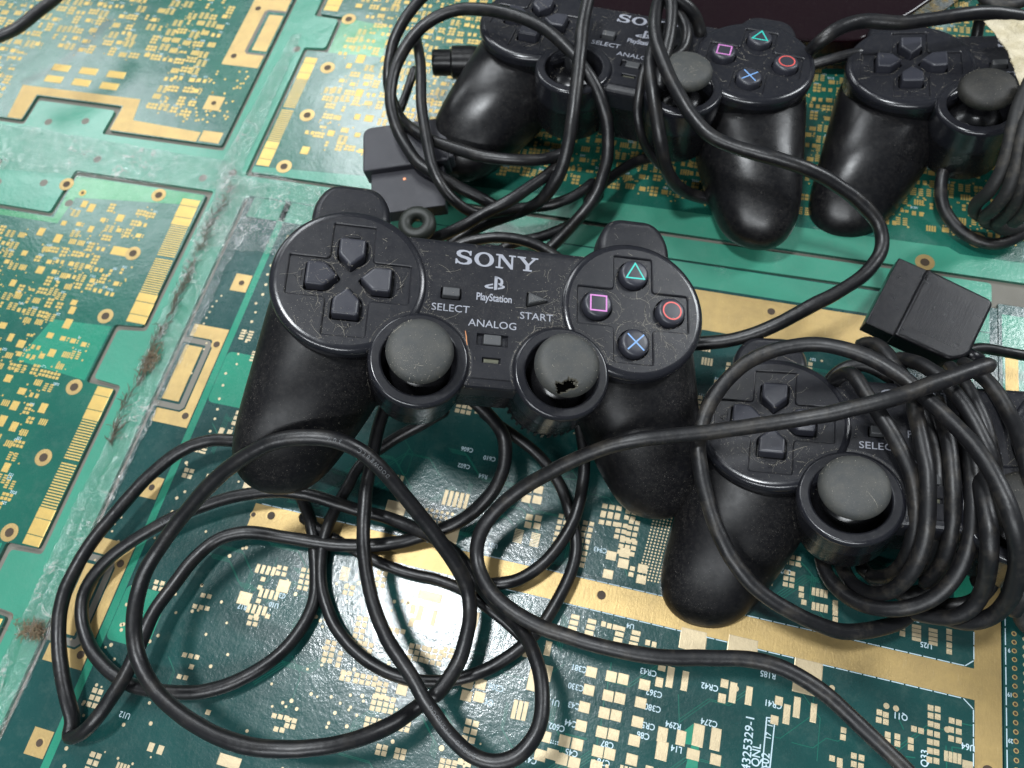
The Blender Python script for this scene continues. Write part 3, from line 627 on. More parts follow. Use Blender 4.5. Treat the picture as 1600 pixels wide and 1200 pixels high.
def build_controller(name, left_cap=True, torn=False, gripm=None):
    R = empty(name); RD = 2.716
    # shell: middle body, stick housings and the deep sides under the button discs
    sh = [plate([rounded([(-3.4, 1.9), (3.4, 1.9), (3.2, -1.0), (1.9, -1.15), (1.2, -1.7), (.93, -2.6), (1.0, -3.36), (-1.0, -3.36), (-.93, -2.6), (-1.2, -1.7), (-1.9, -1.15), (-3.2, -1.0)], .12)], -2.9, -.35, .1), plate([rounded([(-3.4, 1.5), (3.4, 1.5), (3.2, -3.0), (-3.2, -3.0)], .3)], -2.9, -1.2, .2)]
    for s in (-1, 1):
        sh.append(lathe([(0, -.35), (2.3, -.35), (2.62, -.45), (2.66, -.9), (2.6, -2.2), (2.35, -2.9), (0, -3.0)], 64, (s * 5.1, 0)))
        sh.append(lathe([(0, -1.0), (1.69, -1.0), (1.68, -2.2), (1.6, -2.75), (1.35, -2.95), (0, -3.0)], 64, (s * 2.478, -2.689)))
        for k in range(18 if torn and s > 0 else 0):
            a = -math.pi / 2 + (k - 8.5) * .16; v, f = box(1.50, 1.69, -.05, .05, -2.8, -2.35); v = rotz(v, a); sh.append(([(x + s * 2.478, y - 2.689, z) for x, y, z in v], f))
    v, f = join(*sh); mesh('shell', v, f, M_side, R, angle=35)
    for s in (-1, 1):
        g = superloft(GR); g = g if s > 0 else mirror(*g); o = mesh('grip', *g, gripm or M_grip, R, smooth=True); 
        m = o.modifiers.new('s', 'SUBSURF'); m.levels = 1; m.render_levels = 1
    # centre plate
    side = [(3.5, 2.07), (3.4, -1.0)] + [(2.478 + 1.5 * math.cos(math.radians(a)), -2.689 + 1.5 * math.sin(math.radians(a))) for a in (90, 105, 120, 135, 150, 165, 180, 195, 207)] + [(1.12, -3.46)]
    outl = ccw([(-x, y) for x, y in side[::-1]][::-1][::-1] + side[::1]) if False else ccw(side + [(-x, y) for x, y in side[::-1]])
    def rr(i): return inset(outl, i)
    prof = [(.34, -.10), (.24, -.112), (.15, -.15), (.07, -.21), (.02, -.30), (0, -.42), (0, -1.1)]
    wl = [ccw(p) for p in (rounded([(-1.93, -.33), (-1.19, -.33), (-1.19, .13), (-1.93, .13)], .08), rounded([(1.14, -.34), (1.14, .30), (2.0, -.03)], .07), rounded([(-.56, -1.92), (.56, -1.92), (.56, -1.47), (-.56, -1.47)], .03), [(-.33, -2.56), (.33, -2.56), (.33, -2.34), (-.33, -2.34)])]
    parts = [fill([rr(.34)] + wl, -.10)] + [strip(rr(a[0]), a[1], rr(b[0]), b[1])  for a, b in zip(prof, prof[1:])]
    parts = [parts[0]] + [(v_, [q[::-1] for q in f_]) for v_, f_ in parts[1:]]
    for q in wl: q2 = inset(q, .02); z2 = -.24 if q is wl[2] or q is wl[3] else -.6; parts += [strip(q, -.10, q2, -.125), strip(q2, -.125, q2, z2), fill([q2], z2)]
    mesh('centre_plate', *join(*parts), M_face, R, angle=28)
    b = plate([rounded([(-1.86, -.26), (-1.26, -.26), (-1.26, .07), (-1.86, .07)], .06)], -.6, .10, .05); mesh('select_button', *b, M_greybtn, R, angle=40)
    b = plate([rounded([(1.2, -.25), (1.2, .21), (1.88, -.03)], .05)], -.6, .08, .05); mesh('start_button', *b, M_greybtn, R, angle=40)
    b = plate([rounded([(-.31, -1.88), (.31, -1.88), (.31, -1.5), (-.31, -1.5)], .05)], -.3, -.07, .04); mesh('analog_button', *b, M_greybtn, R, angle=40)
    mesh('indicator_window', *plate([[(-.26, -2.53), (.26, -2.53), (.26, -2.37), (-.26, -2.37)]], -.3, -.19, .02), M_led, R)
    # lettering, printed on the plate
    zt = -.097
    L = Bits()
    def slabs(items, x0, y0, sc):
        for pts in items: L.add(*plate([[(x0 + x * sc, y0 + y * sc) for x, y in p] for p in pts], zt - .002, zt + .003))
    # wide slab-serif capitals, each in a 1.25 x 1 box
    def arc(cx, cy, rx, ry, a0, a1, n=14): return [(cx + rx * math.cos(math.radians(a0 + (a1 - a0) * k / n)), cy + ry * math.sin(math.radians(a0 + (a1 - a0) * k / n))) for k in range(n + 1)]
    sc = .56; gx = -1.49; gy = 1.10
    O = [[arc(.66, .5, .64, .52, 0, 345, 22), arc(.66, .5, .36, .40, 0, 345, 22)]]
    N = [[[(0, 0), (.48, 0), (.48, .1), (.31, .1), (.31, .78), (.98, 0), (1.13, 0), (1.13, .9), (1.3, .9), (1.3, 1), (.84, 1), (.84, .9), (1.0, .9), (1.0, .3), (.42, 1), (0, 1), (0, .9), (.17, .9), (.17, .1), (0, .1)]]]
    Y = [[[(.4, 0), (.98, 0), (.98, .1), (.81, .1), (.81, .42), (1.22, .9), (1.38, .9), (1.38, 1), (.92, 1), (.92, .9), (1.05, .9), (.74, .53), (.44, .9), (.56, .9), (.56, 1), (0, 1), (0, .9), (.14, .9), (.56, .42), (.56, .1), (.4, .1)]]]
    Sx = [[[(0, 0), (.09, 0), (.14, .08), (.3, .0), (.56, -.02), (.86, .02), (1.04, .14), (1.07, .3), (1.0, .45), (.8, .55), (.42, .63), (.3, .70), (.33, .82), (.5, .9), (.72, .88), (.86, .78), (.90, .66), (1.0, .66), (1.0, 1), (.91, 1), (.87, .94), (.7, 1.0), (.5, 1.02), (.22, .98), (.06, .86), (.03, .7), (.12, .56), (.34, .46), (.66, .38), (.78, .3), (.75, .17), (.56, .09), (.34, .11), (.17, .22), (.1, .36), (0, .36)]]]
    for gl, w_ in ((Sx, 1.18), (O, 1.42), (N, 1.40), (Y, 1.4)): slabs(gl, gx, gy, sc); gx += w_ * sc
    # console emblem: upright P with a lying S
    slabs([[[(-.08, -.12), (.12, -.06), (.12, .86), (.02, .88), (-.08, .84)]], [[(-.08, .88), (.2, .83), (.42, .72), (.5, .58), (.5, .38), (.42, .28), (.30, .27), (.18, .31), (.18, .42), (.28, .40), (.32, .45), (.32, .6), (.22, .7), (-.08, .78)]],
           [[(.16, -.05), (.5, .04), (.62, .14), (.6, .24), (.42, .29), (.28, .27), (.28, .19), (.42, .2), (.44, .15), (.16, .06)]], [[(-.14, -.02), (-.44, -.05), (-.66, .0), (-.72, .1), (-.6, .2), (-.16, .34), (-.16, .24), (-.46, .14), (-.46, .09), (-.34, .07), (-.14, .1)]]], 0.0, .28, .55)
    L.add(*text('PlayStation', .40, -.02, -.10, zt, .78, 0, .006, .95))
    L.build('maker_lettering', M_print, R, None)
    L = Bits()
    for nm, wd, lx, ly in (('select_lettering', 'SELECT', -1.54, -.66), ('start_lettering', 'START', 1.53, -.66), ('analog_lettering', 'ANALOG', -.02, -1.12)): mesh(nm, *text(wd, .385, lx, ly, zt, 1.08, 0, .001), M_print, R)
    # button discs
    for s in (-1, 1):
        if s not in _disc:
            prof = [(0, 0), (RD - .30, 0), (RD - .22, -.006), (RD - .13, -.035), (RD - .06, -.09), (RD - .015, -.17), (RD, -.26), (RD, -.46), (RD - .05, -.5)]
            d = lathe(prof[1:], 96, (s * 5.1, 0)); rim = circle(s * 5.1, 0, RD - .30, 96)
            cr = ccw(rounded(crossp(s * 5.1, 2.13, .77), .12, 4)); ci = inset(cr, .035); cj = inset(cr, .055); zf = -.085; wl = []
            for k in range(4):
                if s < 0: wl.append(ccw(rounded(rot2(pent(.535, .27, 1.53, .48), k, -5.1), [.12, .12, .08, .12, .12], 3)))
                else: a = k * math.pi / 2; wl.append(circle(5.1 + 1.38 * math.cos(a), 1.36 * math.sin(a), .60, 36))
            parts = [d, fill([rim, cr], 0), strip(cr, 0, ci, -.025), strip(ci, -.025, cj, zf), fill([cj] + wl, zf)]
            for q in wl: q2 = inset(q, .025); parts += [strip(q, zf, q2, zf - .03), strip(q2, zf - .03, q2, -.45), fill([q2], -.44)]
            _disc[s] = join(*parts)
        rim_polish(mesh('button_disc', *_disc[s], M_face, R, angle=26), s * 5.1, 0, RD - .27)
    for k in range(4):
        p = rounded(rot2(pent(.45, .38, 1.44, .44), k, -5.1), [.1, .1, .07, .1, .1], 4); v, f = plate([p], -.4, .27, .10, 3)
        a = k * math.pi / 2; ax, ay = -math.sin(a), math.cos(a)
        v = [(x, y, z + (((x + 5.1) * ax + y * ay) - .95) * .07 * (1 if z > 0 else 0)) for x, y, z in v]
        mesh('direction_button', v, f, M_btn, R, angle=45)
        tp = rot2([(-.22, 1.62), (.22, 1.62), (0, 1.90)], k, -5.1); mesh('embossed_arrow', *plate([rounded(tp, .02, 2)], -.11, -.06, .015), M_face, R)
    syms = {0: 'circle', 1: 'triangle', 2: 'square', 3: 'cross'}
    for k in range(4):
        a = k * math.pi / 2; cx, cy = 5.1 + 1.38 * math.cos(a), 1.36 * math.sin(a)
        o = mesh('action_button', *lathe([(0, .235), (.30, .232), (.42, .225), (.49, .195), (.525, .14), (.53, .05), (.53, -.4)], 40), M_btn, R, smooth=True); o.location = (cx, cy, 0)
        z = .236
        if k == 0: g, m = ring_flat(.36, .305, z), M_cir
        elif k == 1: g, m = ribbon([(-.34, -.22), (.34, -.22), (0, .38)], .055, z - .004), M_tri
        elif k == 2: g, m = ribbon([(-.29, -.29), (.29, -.29), (.29, .29), (-.29, .29)], .055, z - .004), M_sq
        else:
            B = Bits(); B.line((-.30, -.30), (.30, .30), .055, z - .004); B.line((-.30, .30), (.30, -.30), .055, z - .0033); g, m = (B.v, B.f), M_x
        mesh(syms[k] + '_symbol', *g, m, o)
    # stick collars, sticks
    for s in (-1, 1):
        c = (s * 2.478, -2.689)
        o = mesh('stick_collar', *lathe([(1.12, -.95), (1.22, -.7), (1.27, -.3), (1.27, -.06), (1.285, .0), (1.31, .035), (1.36, .05), (1.58, .05), (1.63, .035), (1.68, -.005), (1.718, -.07), (1.733, -.16), (1.72, -.9), (1.69, -1.2)], 80, c), M_face, R, angle=50); rim_polish(o, c[0], c[1], 1.59)
        st = mesh('thumbstick', *lathe([(1.2, -.93), (1.0, -.62), (.75, -.42), (.5, -.30), (.42, -.1), (.40, .6), (.2, .72), (0, .74)], 48), M_side, R, smooth=True)
        st.location = (c[0], c[1], 0)
        if s < 0 and not left_cap: continue
        prof = [(.42, .44), (.70, .48), (.95, .56), (1.06, .64), (1.11, .74), (1.12, .84), (1.10, .93), (1.05, 1.02), (.97, 1.09), (.86, 1.145), (.72, 1.185), (.56, 1.215), (.40, 1.235), (.2, 1.248), (0, 1.252)]
        if torn and s > 0:
            prof = [(.42, .44), (.70, .48), (.95, .56)] + [(1.12 * math.cos(t) ** .35 if t < 1.5 else 0, .80 + .45 * math.sin(t)) for t in [(-.3 + 1.87 * k / 44) for k in range(45)]]
            v, f = lathe(prof, 120); cap = mesh('rubber_cap', v, f, M_cap, st, smooth=True)
            cap.data.materials.append(M_torn); cap.data.materials.append(M_capedge)
            inside = set()
            for p in cap.data.vertices:
                x, y = p.co.x + .10, p.co.y + .80
                d = (x / .40) ** 2 + ((y + .05 - .08 * math.sin(x * 5)) / .19) ** 2 + .9 * noise.noise(Vector((p.co.x * 6, p.co.y * 6, 1))) + .5 * noise.noise(Vector((p.co.x * 17, p.co.y * 17, 1)))
                if p.co.z > .7:
                    if d < .85: inside.add(p.index); p.co.z -= .12; p.co.y += .04
                    elif d < 1.25: p.co.z += .02
            for q in cap.data.polygons:
                n_in = sum(i in inside for i in q.vertices)
                if n_in == len(q.vertices): q.material_index = 1
                elif n_in: q.material_index = 2
        else:
            cap = mesh('rubber_cap', *lathe(prof, 72), M_cap, st, smooth=True)
    # shoulder buttons
    for s in (-1, 1):
        for z0, z1, y1, nm in ((-1.55, -.42, 4.12, 'shoulder_button'), (-3.1, -1.85, 3.75, 'shoulder_trigger')):
            p = rounded([(s * 5.35 - 1.45, 1.2), (s * 5.35 + 1.45, 1.2), (s * 5.35 + 1.40, y1 - .85), (s * 5.35 + .90, y1 + .02), (s * 5.35 - .90, y1 + .02), (s * 5.35 - 1.40, y1 - .85)], [.01, .01, .5, .5, .5, .5], 8)
            v, f = plate([p], z0, z1, .28, 6); v = [(x, y, z - (.12 * (y - 2.2) ** 2 * .5 if y > 2.2 else 0) - .06 * (x - s * 5.35) ** 2) for x, y, z in v]
            mesh(nm, v, f, M_face, R, angle=45)
    mesh('cable_exit', *[*plate([rounded([(-.55, 1.6), (.55, 1.6), (.4, 2.6), (-.4, 2.6)], .15)], -2.0, -1.1, .12)], M_face, R, angle=40)
    return R
def ring_flat(ro, ri, z):
    v, f = [], []; n = 36
    for r in (ro, ri): v += [(r * math.cos(2 * math.pi * k / n), r * math.sin(2 * math.pi * k / n), z) for k in range(n)]
    for k in range(n): f.append((k, (k + 1) % n, n + (k + 1) % n, n + k))
    return v, f
M_capedge = simple('torn_rubber_edge', (.06, .055, .04), .8)
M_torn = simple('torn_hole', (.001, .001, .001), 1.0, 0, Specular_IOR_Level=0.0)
def deps(root):
    bpy.context.view_layer.update(); dg = bpy.context.evaluated_depsgraph_get(); V, Fc = [], []
    inv = root.matrix_world.inverted()
    for o in root.children_recursive:
        if o.type != 'MESH': continue
        e = o.evaluated_get(dg).to_mesh(); m = inv @ o.matrix_world; n = len(V)
        V += [m @ p.co for p in e.vertices]; Fc += [tuple(i + n for i in q.vertices) for q in e.polygons]
    return BVHTree.FromPolygons(V, Fc)
def add_dust(root, nf, ns, seed, grips=.5):
    random.seed(seed); T = deps(root); v, f = [], []; down = Vector((0, 0, -1))
    def spot():
        if rnd() < grips:
            s = random.choice((-1, 1)); return s * U(3.6, 8.4), U(-6.6, -.5)
        return U(-8, 8), U(-6.5, 4)
    clusters = [spot() for _ in range(26)]
    def place():
        if rnd() < .34:                            # lint gathers round the buttons, the collars and the rims of the discs
            s = random.choice((-1, 1)); k = random.randint(0, 3); a = U(0, 6.28); q = k * math.pi / 2; w_ = rnd()
            if w_ < .5: return s * 5.1 + 1.1 * math.cos(q) + .66 * math.cos(a), 1.1 * math.sin(q) + .66 * math.sin(a)
            if w_ < .75: return s * 2.478 + 1.78 * math.cos(a), -2.689 + 1.78 * math.sin(a)
            return s * 5.1 + (2.78 + random.gauss(0, .05)) * math.cos(a), (2.78 + random.gauss(0, .05)) * math.sin(a)
        c = random.choice(clusters) if rnd() < .55 else None
        return (c[0] + random.gauss(0, .5), c[1] + random.gauss(0, .5)) if c else spot()
    for _ in range(nf):
        x, y = place(); a = U(0, 6.28); L = random.choice((.05, .08, .12, .12, .2, .3, .6)); cv = U(-1.3, 1.3); pts = []
        for k in range(7):
            h = T.ray_cast(Vector((x, y, 4)), down)
            if h[0] is None: break
            if pts and abs(pts[-1].z - h[0].z) > .12: break
            pts.append(h[0] + h[1] * .012 * (1 if k % 2 else 1.6)); x += math.cos(a) * L / 6; y += math.sin(a) * L / 6; a += cv * L / 6 + U(-.3, .3)
        if len(pts) > 3: q = tube(pts, U(.0016, .0036), 3, 0); v, f = joinin(v, f, q)
    for _ in range(ns):
        x, y = place(); h = T.ray_cast(Vector((x, y, 4)), down)
        if h[0] is None: continue
        p = h[0] + h[1] * .004; r = random.choice((.004, .005, .006, .007, .009, .012, .016)); n = len(v)
        a = U(0, 6.28); v += [p + Vector((math.cos(a + k * 2.1) * r, math.sin(a + k * 2.1) * r * U(.5, 1), .001)) for k in range(3)] + [p + h[1] * r]
        f += [(n, n + 1, n + 3), (n + 1, n + 2, n + 3), (n + 2, n, n + 3), (n, n + 2, n + 1)]
    o = mesh('dust', v, f, M_fibre, root); o['kind'] = 'stuff'
def joinin(v, f, q): n = len(v); v += list(q[0]); f += [tuple(i + n for i in p) for p in q[1]]; return v, f
def copy_tree(o, parent=None, skip=()):
    c = o.copy(); C.objects.link(c); c.parent = parent
    if parent is None: pass
    for ch in o.children:
        if ch.name.split('.')[0] in skip: continue
        copy_tree(ch, c, skip)
    return c
GP = 'black wired game controllers'
main = build_controller('game_controller', torn=True, gripm=M_gripm)
bare = build_controller('game_controller')
right = copy_tree(bare)
plain = copy_tree(bare)
for g in plain.children:
    if g.name.startswith('grip'): g.data = g.data.copy(); g.data.materials[0] = M_gripm
for st in [o for o in bare.children if o.name.startswith('thumbstick') and o.location.x < 0]:
    for c in list(st.children): bpy.data.objects.remove(c)
for st in [o for o in right.children if o.name.startswith('thumbstick')] + [o for o in plain.children if o.name.startswith('thumbstick') and o.location.x > 0]:
    for c in st.children: c.data = c.data.copy(); c.data.materials[0] = M_capdark
POSE = ((main, (-5.688, 12.452, 7.10), (.104, .249, .211), 'black game controller with a torn right thumbstick cap, whole and in focus at the centre'),
        (plain, (9.85, 11.367, 4.47), (-.09, -.183, .043), 'black game controller at lower right, its middle buried under coiled cable'),
        (right, (14.11, 29.88, 4.07), (-.069, -.114, .043), 'black game controller at top right, only its left half in the picture'),
        (bare, (-2.946, 28.191, 4.63), (-.103, .02, -.087), 'black game controller at top centre, left stick cap missing, cable looped over it'))
for o, loc, rot, lab in POSE:
    o.location = loc; o.rotation_euler = rot; tag(o, lab, 'game controller', GP)
add_dust(main, 800, 13000, 11, .55); add_dust(plain, 550, 7000, 12, .55); add_dust(right, 300, 4000, 13, .35); add_dust(bare, 300, 4000, 14, .35)
random.seed(99)

# ------------------------------------------------------------------ the cables, traced as (pixel x, pixel y, height in cm)
c_outer = cable([(640, 600, 2.2), (520, 655, 1.9), (440, 682, 1.7), (372, 689, 1.6), (330, 688, 1.5), (285, 703, 1.4), (235, 742, 1.3), (185, 798, 1.2), (140, 850, 1.2), (110, 903, 1.2), (95, 950, 1.1), (91, 1000, 1.0), (96, 1050, .9), (106, 1095, .7), (114, 1130, .45), (106, 1152, .35), (122, 1150, .75), (146, 1128, 1.1), (170, 1096, 1.2), (195, 1056, 1.2), (218, 1005, 1.2), (240, 955, 1.2), (268, 918, 1.1), (295, 882, 1.0), (325, 853, .9), (352, 838, .9), (388, 832, .8), (432, 837, .8), (480, 845, .7), (520, 851, .6), (575, 852, .55), (631, 846, .6), (680, 831, .9), (720, 813, 1.2), (752, 788, 1.6), (778, 755, 2.0), (790, 712, 2.3), (785, 678, 2.5), (768, 653, 2.6), (735, 620, 2.8), (690, 580, 2.9)],
    'black cable forming the outermost lower left loop, folded to a point near the corner', .27)
c_second = cable([(470, 690, .6), (455, 740, .6), (475, 785, .45), (489, 830, .35), (493, 875, .3), (494, 915, .3), (489, 945, .35), (468, 985, .5), (431, 1027, .6), (375, 1062, .7), (319, 1080, .7), (262, 1082, .6), (212, 1073, .5), (180, 1056, .5), (157, 1036, .5), (139, 1009, .5), (129, 975, .55), (129, 938, .6), (142, 906, .7), (169, 874, .8), (210, 843, .9), (262, 813, 1.0), (319, 790, 1.1), (356, 778, 1.2), (412, 769, 1.3), (450, 769, 1.3), (487, 775, 1.2), (520, 784, 1.1), (560, 797, .9), (600, 807, .9), (640, 822, 1.0), (672, 836, 1.2), (703, 856, 1.3), (725, 880, 1.2), (742, 903, 1.1), (757, 925, 1.1), (776, 946, 1.2), (800, 968, 1.5), (822, 995, 2.0), (838, 1030, 2.6), (847, 1070, 3.0), (846, 1115, 3.2), (832, 1155, 3.3), (805, 1183, 3.3), (770, 1192, 3.3), (735, 1179, 3.2), (700, 1145, 3.1), (665, 1095, 3.0), (635, 1045, 2.9), (608, 1005, 2.8), (585, 950, 2.6), (571, 890, 2.4), (567, 840, 2.3), (570, 800, 2.3), (574, 760, 2.4), (582, 715, 2.6), (589, 675, 2.8), (600, 640, 3.0), (620, 600, 3.2)],
    'black cable ringing the lower left and looping round the bottom centre', .26)
c_top = cable([(670, 1094, 2.0), (687, 1080, 1.9), (714, 1042, 1.7), (729, 994, 1.7), (735, 945, 1.9), (729, 911, 2.3), (716, 885, 2.8), (687, 845, 3.6), (660, 810, 4.3), (638, 782, 4.9), (618, 757, 5.4), (592, 729, 6.0), (560, 703, 6.5), (525, 687, 6.85), (481, 683, 6.98), (430, 690, 6.9), (392, 708, 6.6), (355, 733, 6.1), (325, 761, 5.6), (300, 790, 5.1), (272, 823, 4.6), (250, 855, 4.2), (230, 887, 3.9), (217, 922, 3.6), (209, 960, 3.4), (208, 994, 3.2), (214, 1027, 3.1), (236, 1069, 3.1), (270, 1106, 3.2), (319, 1140, 3.4), (375, 1161, 3.6), (431, 1170, 3.7), (487, 1169, 3.6), (544, 1159, 3.3), (600, 1138, 2.8), (640, 1115, 2.2), (662, 1099, 1.9)],
    'black printed cable arching over the tip of the left grip of the central controller', .275)
c_low = cable([(600, 905, .3), (480, 700, .3)][:0] + [(470, 805, .3), (500, 830, .3), (535, 850, .3), (580, 873, .3), (640, 896, .3), (680, 905, .3), (722, 922, .35), (760, 948, .6), (800, 980, .3), (830, 1010, .3)],
    'thin black cable running low beneath the others across the middle of the lower loops', .22)
c_mid = cable([(700, 640, 1.6), (655, 665, 1.2), (625, 680, 1.0), (600, 697, .9), (575, 714, .8), (556, 735, .8), (545, 757, .8), (532, 780, .75), (518, 808, .7), (507, 840, .6), (502, 875, .5), (503, 919, .45), (519, 972, .4), (549, 1012, .4), (594, 1044, .4), (650, 1062, .4), (706, 1063, .45), (762, 1046, .5), (811, 1014, .6), (845, 979, .6), (871, 937, .6), (893, 892, .6), (900, 850, .6), (893, 810, .7), (884, 780, .8), (870, 750, 1.0), (850, 722, 1.2), (828, 699, 1.4), (803, 680, 1.6), (785, 668, 1.8), (750, 640, 2.0)],
    'black cable making the wide ring in the centre of the lower tangle', .24)
c_arc = cable([(895, 630, 2.2), (904, 660, 1.9), (910, 700, 1.6), (912, 738, 1.4), (908, 770, 1.2), (900, 803, 1.1), (888, 830, 1.0), (871, 856, .9), (847, 882, .8), (817, 903, .8), (785, 911, .8), (757, 912, .7), (735, 890, .6)],
    'black cable curving down from under the right stick housing of the central controller', .24)
c_long = cable([(1552, 567, 5.9), (1535, 572, 6.0), (1500, 586, 6.1), (1440, 607, 6.2), (1400, 621, 6.2), (1350, 634, 6.0), (1290, 649, 5.7), (1230, 659, 5.4), (1160, 668, 5.2), (1100, 676, 5.1), (1050, 681, 5.1), (1000, 687, 5.1), (950, 698, 4.8), (900, 718, 4.3), (860, 738, 3.8), (820, 760, 3.2), (790, 783, 2.8), (765, 808, 2.4), (750, 832, 2.2), (745, 862, 2.0), (748, 886, 2.0), (758, 910, 2.1), (772, 930, 2.2), (793, 949, 2.2), (820, 967, 2.2), (850, 983, 2.2), (880, 993, 2.2), (912, 1004, 2.3), (969, 1018, 2.4), (1025, 1027, 2.4), (1100, 1029, 2.3), (1150, 1030, 2.3), (1190, 1034, 2.3), (1225, 1044, 2.3), (1262, 1063, 2.2), (1300, 1091, 2.1), (1337, 1127, 2.0), (1375, 1163, 2.0), (1410, 1198, 2.0), (1460, 1250, 2.0)],
    'long black cable crossing both right-hand grips and leaving the picture at the bottom right', .275, M_cabledusty)
c_big = cable([(1440, 940, 1.0), (1425, 957, 1.1), (1405, 972, 1.3), (1375, 982, 1.5), (1326, 988, 1.8), (1292, 981, 2.1), (1244, 960, 2.6), (1187, 924, 3.1), (1150, 881, 3.5), (1121, 828, 3.8), (1102, 772, 4.0), (1091, 707, 4.3), (1095, 668, 4.4), (1112, 628, 4.5), (1139, 591, 4.6), (1176, 561, 4.7), (1225, 543, 4.9), (1281, 538, 5.1), (1330, 548, 5.3), (1375, 567, 5.4), (1412, 591, 5.5), (1450, 624, 5.6), (1495, 667, 6.0), (1530, 706, 6.4), (1550, 738, 6.6), (1568, 775, 6.7), (1582, 815, 6.6), (1591, 860, 6.0), (1590, 900, 5.2), (1578, 935, 4.3), (1556, 960, 3.5), (1526, 972, 3.0), (1490, 970, 2.4), (1455, 958, 1.8)],
    'black cable ringing the lower right controller\'s left half and crossing its coil on top', .27, M_cabledusty)
GC = 'turns of cable coiled over the lower right controller'
def turn(pts, lab, r=.26, m=None): return cable(pts, lab, r, m or M_cabledusty, GC)
turn([(1300, 600, 3.2), (1312, 588, 4.2), (1330, 584, 4.9), (1345, 605, 5.2), (1362, 632, 5.3), (1382, 662, 5.3), (1402, 697, 5.2), (1418, 730, 5.1), (1428, 765, 4.9), (1430, 810, 4.5), (1424, 850, 4.0), (1408, 883, 3.2), (1385, 900, 2.2), (1355, 900, 1.3)], 'innermost left turn of the coil, its rounded start beside the direction buttons')
turn([(1424, 615, 4.8), (1432, 655, 5.3), (1441, 700, 5.5), (1448, 745, 5.5), (1449, 790, 5.3), (1446, 835, 4.9), (1436, 872, 4.4), (1418, 902, 3.8), (1392, 923, 3.0), (1364, 928, 2.3), (1340, 919, 1.7), (1322, 900, 1.1), (1312, 875, .8)], 'second turn of the coil from the left, curling round the stick housing')
turn([(1462, 620, 4.8), (1476, 665, 5.0), (1486, 710, 5.1), (1490, 760, 5.1), (1489, 810, 4.8), (1481, 855, 4.2), (1466, 890, 3.4), (1440, 915, 2.6)], 'middle turn of the coil, sinking under its neighbours at the bottom', .25)
turn([(1500, 650, 4.9), (1513, 700, 5.1), (1519, 750, 5.2), (1521, 795, 5.1), (1518, 835, 4.8), (1508, 872, 4.4), (1490, 904, 4.0), (1460, 932, 3.5), (1420, 949, 3.0), (1378, 952, 2.5), (1340, 941, 1.9), (1312, 922, 1.4), (1292, 897, 1.0), (1282, 865, .7)], 'broad turn of the coil sweeping furthest left along the bottom')
turn([(1500, 690, 4.6), (1524, 735, 5.0), (1538, 780, 5.7), (1546, 820, 5.9), (1548, 862, 5.6), (1543, 900, 4.7), (1532, 932, 3.8), (1512, 955, 3.3), (1485, 965, 2.9), (1455, 962, 2.5), (1420, 955, 2.0)], 'turn of the coil just inside the outermost ring at lower right')
turn([(1400, 560, 3.6), (1440, 570, 4.6), (1472, 592, 5.1), (1497, 620, 5.4), (1516, 650, 5.5), (1534, 685, 5.5), (1547, 715, 5.4), (1556, 760, 5.0), (1553, 820, 4.2), (1545, 870, 3.2), (1525, 915, 2.4)], 'dusty turn lying tight along the right of the crossing cable', .26, M_cabledusty)
turn([(1480, 570, 4.0), (1504, 596, 4.8), (1526, 632, 5.2), (1541, 668, 5.2), (1551, 702, 5.1), (1560, 745, 4.6), (1566, 790, 3.9), (1560, 850, 3.0), (1545, 905, 2.2)], 'turn of the coil passing beside the START lettering', .24)
turn([(1500, 566, 3.6), (1530, 584, 4.4), (1556, 612, 4.8), (1577, 648, 5.0), (1594, 684, 5.6), (1608, 730, 6.2), (1618, 800, 6.0), (1612, 870, 3.8), (1600, 930, 3.0), (1580, 960, 2.2)], 'rightmost turn of the coil running out past the right edge')
turn([(1290, 606, 2.6), (1303, 588, 2.9), (1322, 574, 3.1), (1350, 570, 3.2), (1385, 586, 3.2), (1420, 610, 3.2), (1450, 650, 3.6)], 'short turn behind the coil, seen over the board by the black plug', .25)
turn([(1338, 545, 2.6), (1352, 535, 2.9), (1372, 540, 3.3), (1392, 562, 3.7), (1410, 592, 4.0), (1425, 620, 4.3)], 'brownish worn end of a turn emerging from under the black plug', .30, M_cabledusty)
turn([(1440, 640, 4.2), (1462, 700, 4.4), (1468, 760, 4.3), (1462, 820, 3.8), (1450, 865, 3.0), (1425, 895, 2.2), (1395, 907, 1.5)], 'added low turn darkening the gap between the second and middle turns')  # added cable, fills a gap that should be dark instead of bright board
turn([(1500, 700, 4.0), (1503, 760, 4.0), (1500, 820, 3.6), (1492, 870, 2.8), (1470, 908, 2.0), (1436, 930, 1.5), (1400, 930, 1.1)], 'added low turn darkening the gap between the middle and broad turns')  # likewise added, black filling for a dark gap
turn([(1572, 800, 3.8), (1566, 860, 3.2), (1550, 908, 2.6), (1522, 938, 2.1), (1480, 946, 1.7), (1440, 940, 1.2)], 'added low turn darkening the gap just inside the outer rings')  # added as well, in place of the darkness under the outer rings
turn([(1340, 880, .8), (1365, 905, .9), (1400, 925, 1.0), (1440, 925, 1.0), (1480, 900, 1.2), (1510, 860, 1.4)], 'lowest turn of the coil, resting on the board beneath the others')
c_right = cable([(1500, 552, 2.6), (1530, 544, 2.3), (1565, 549, 2.0), (1605, 556, 1.8), (1650, 562, 1.6)], 'black cable leaving the right side of the ribbed black plug', .22)
turn([(1600, 690, 3.0), (1590, 940, 1.2), (1600, 975, .6)][1:] + [(1640, 1000, .5)], 'dusty cable end showing at the right edge below the coil', .28, M_cablevery)
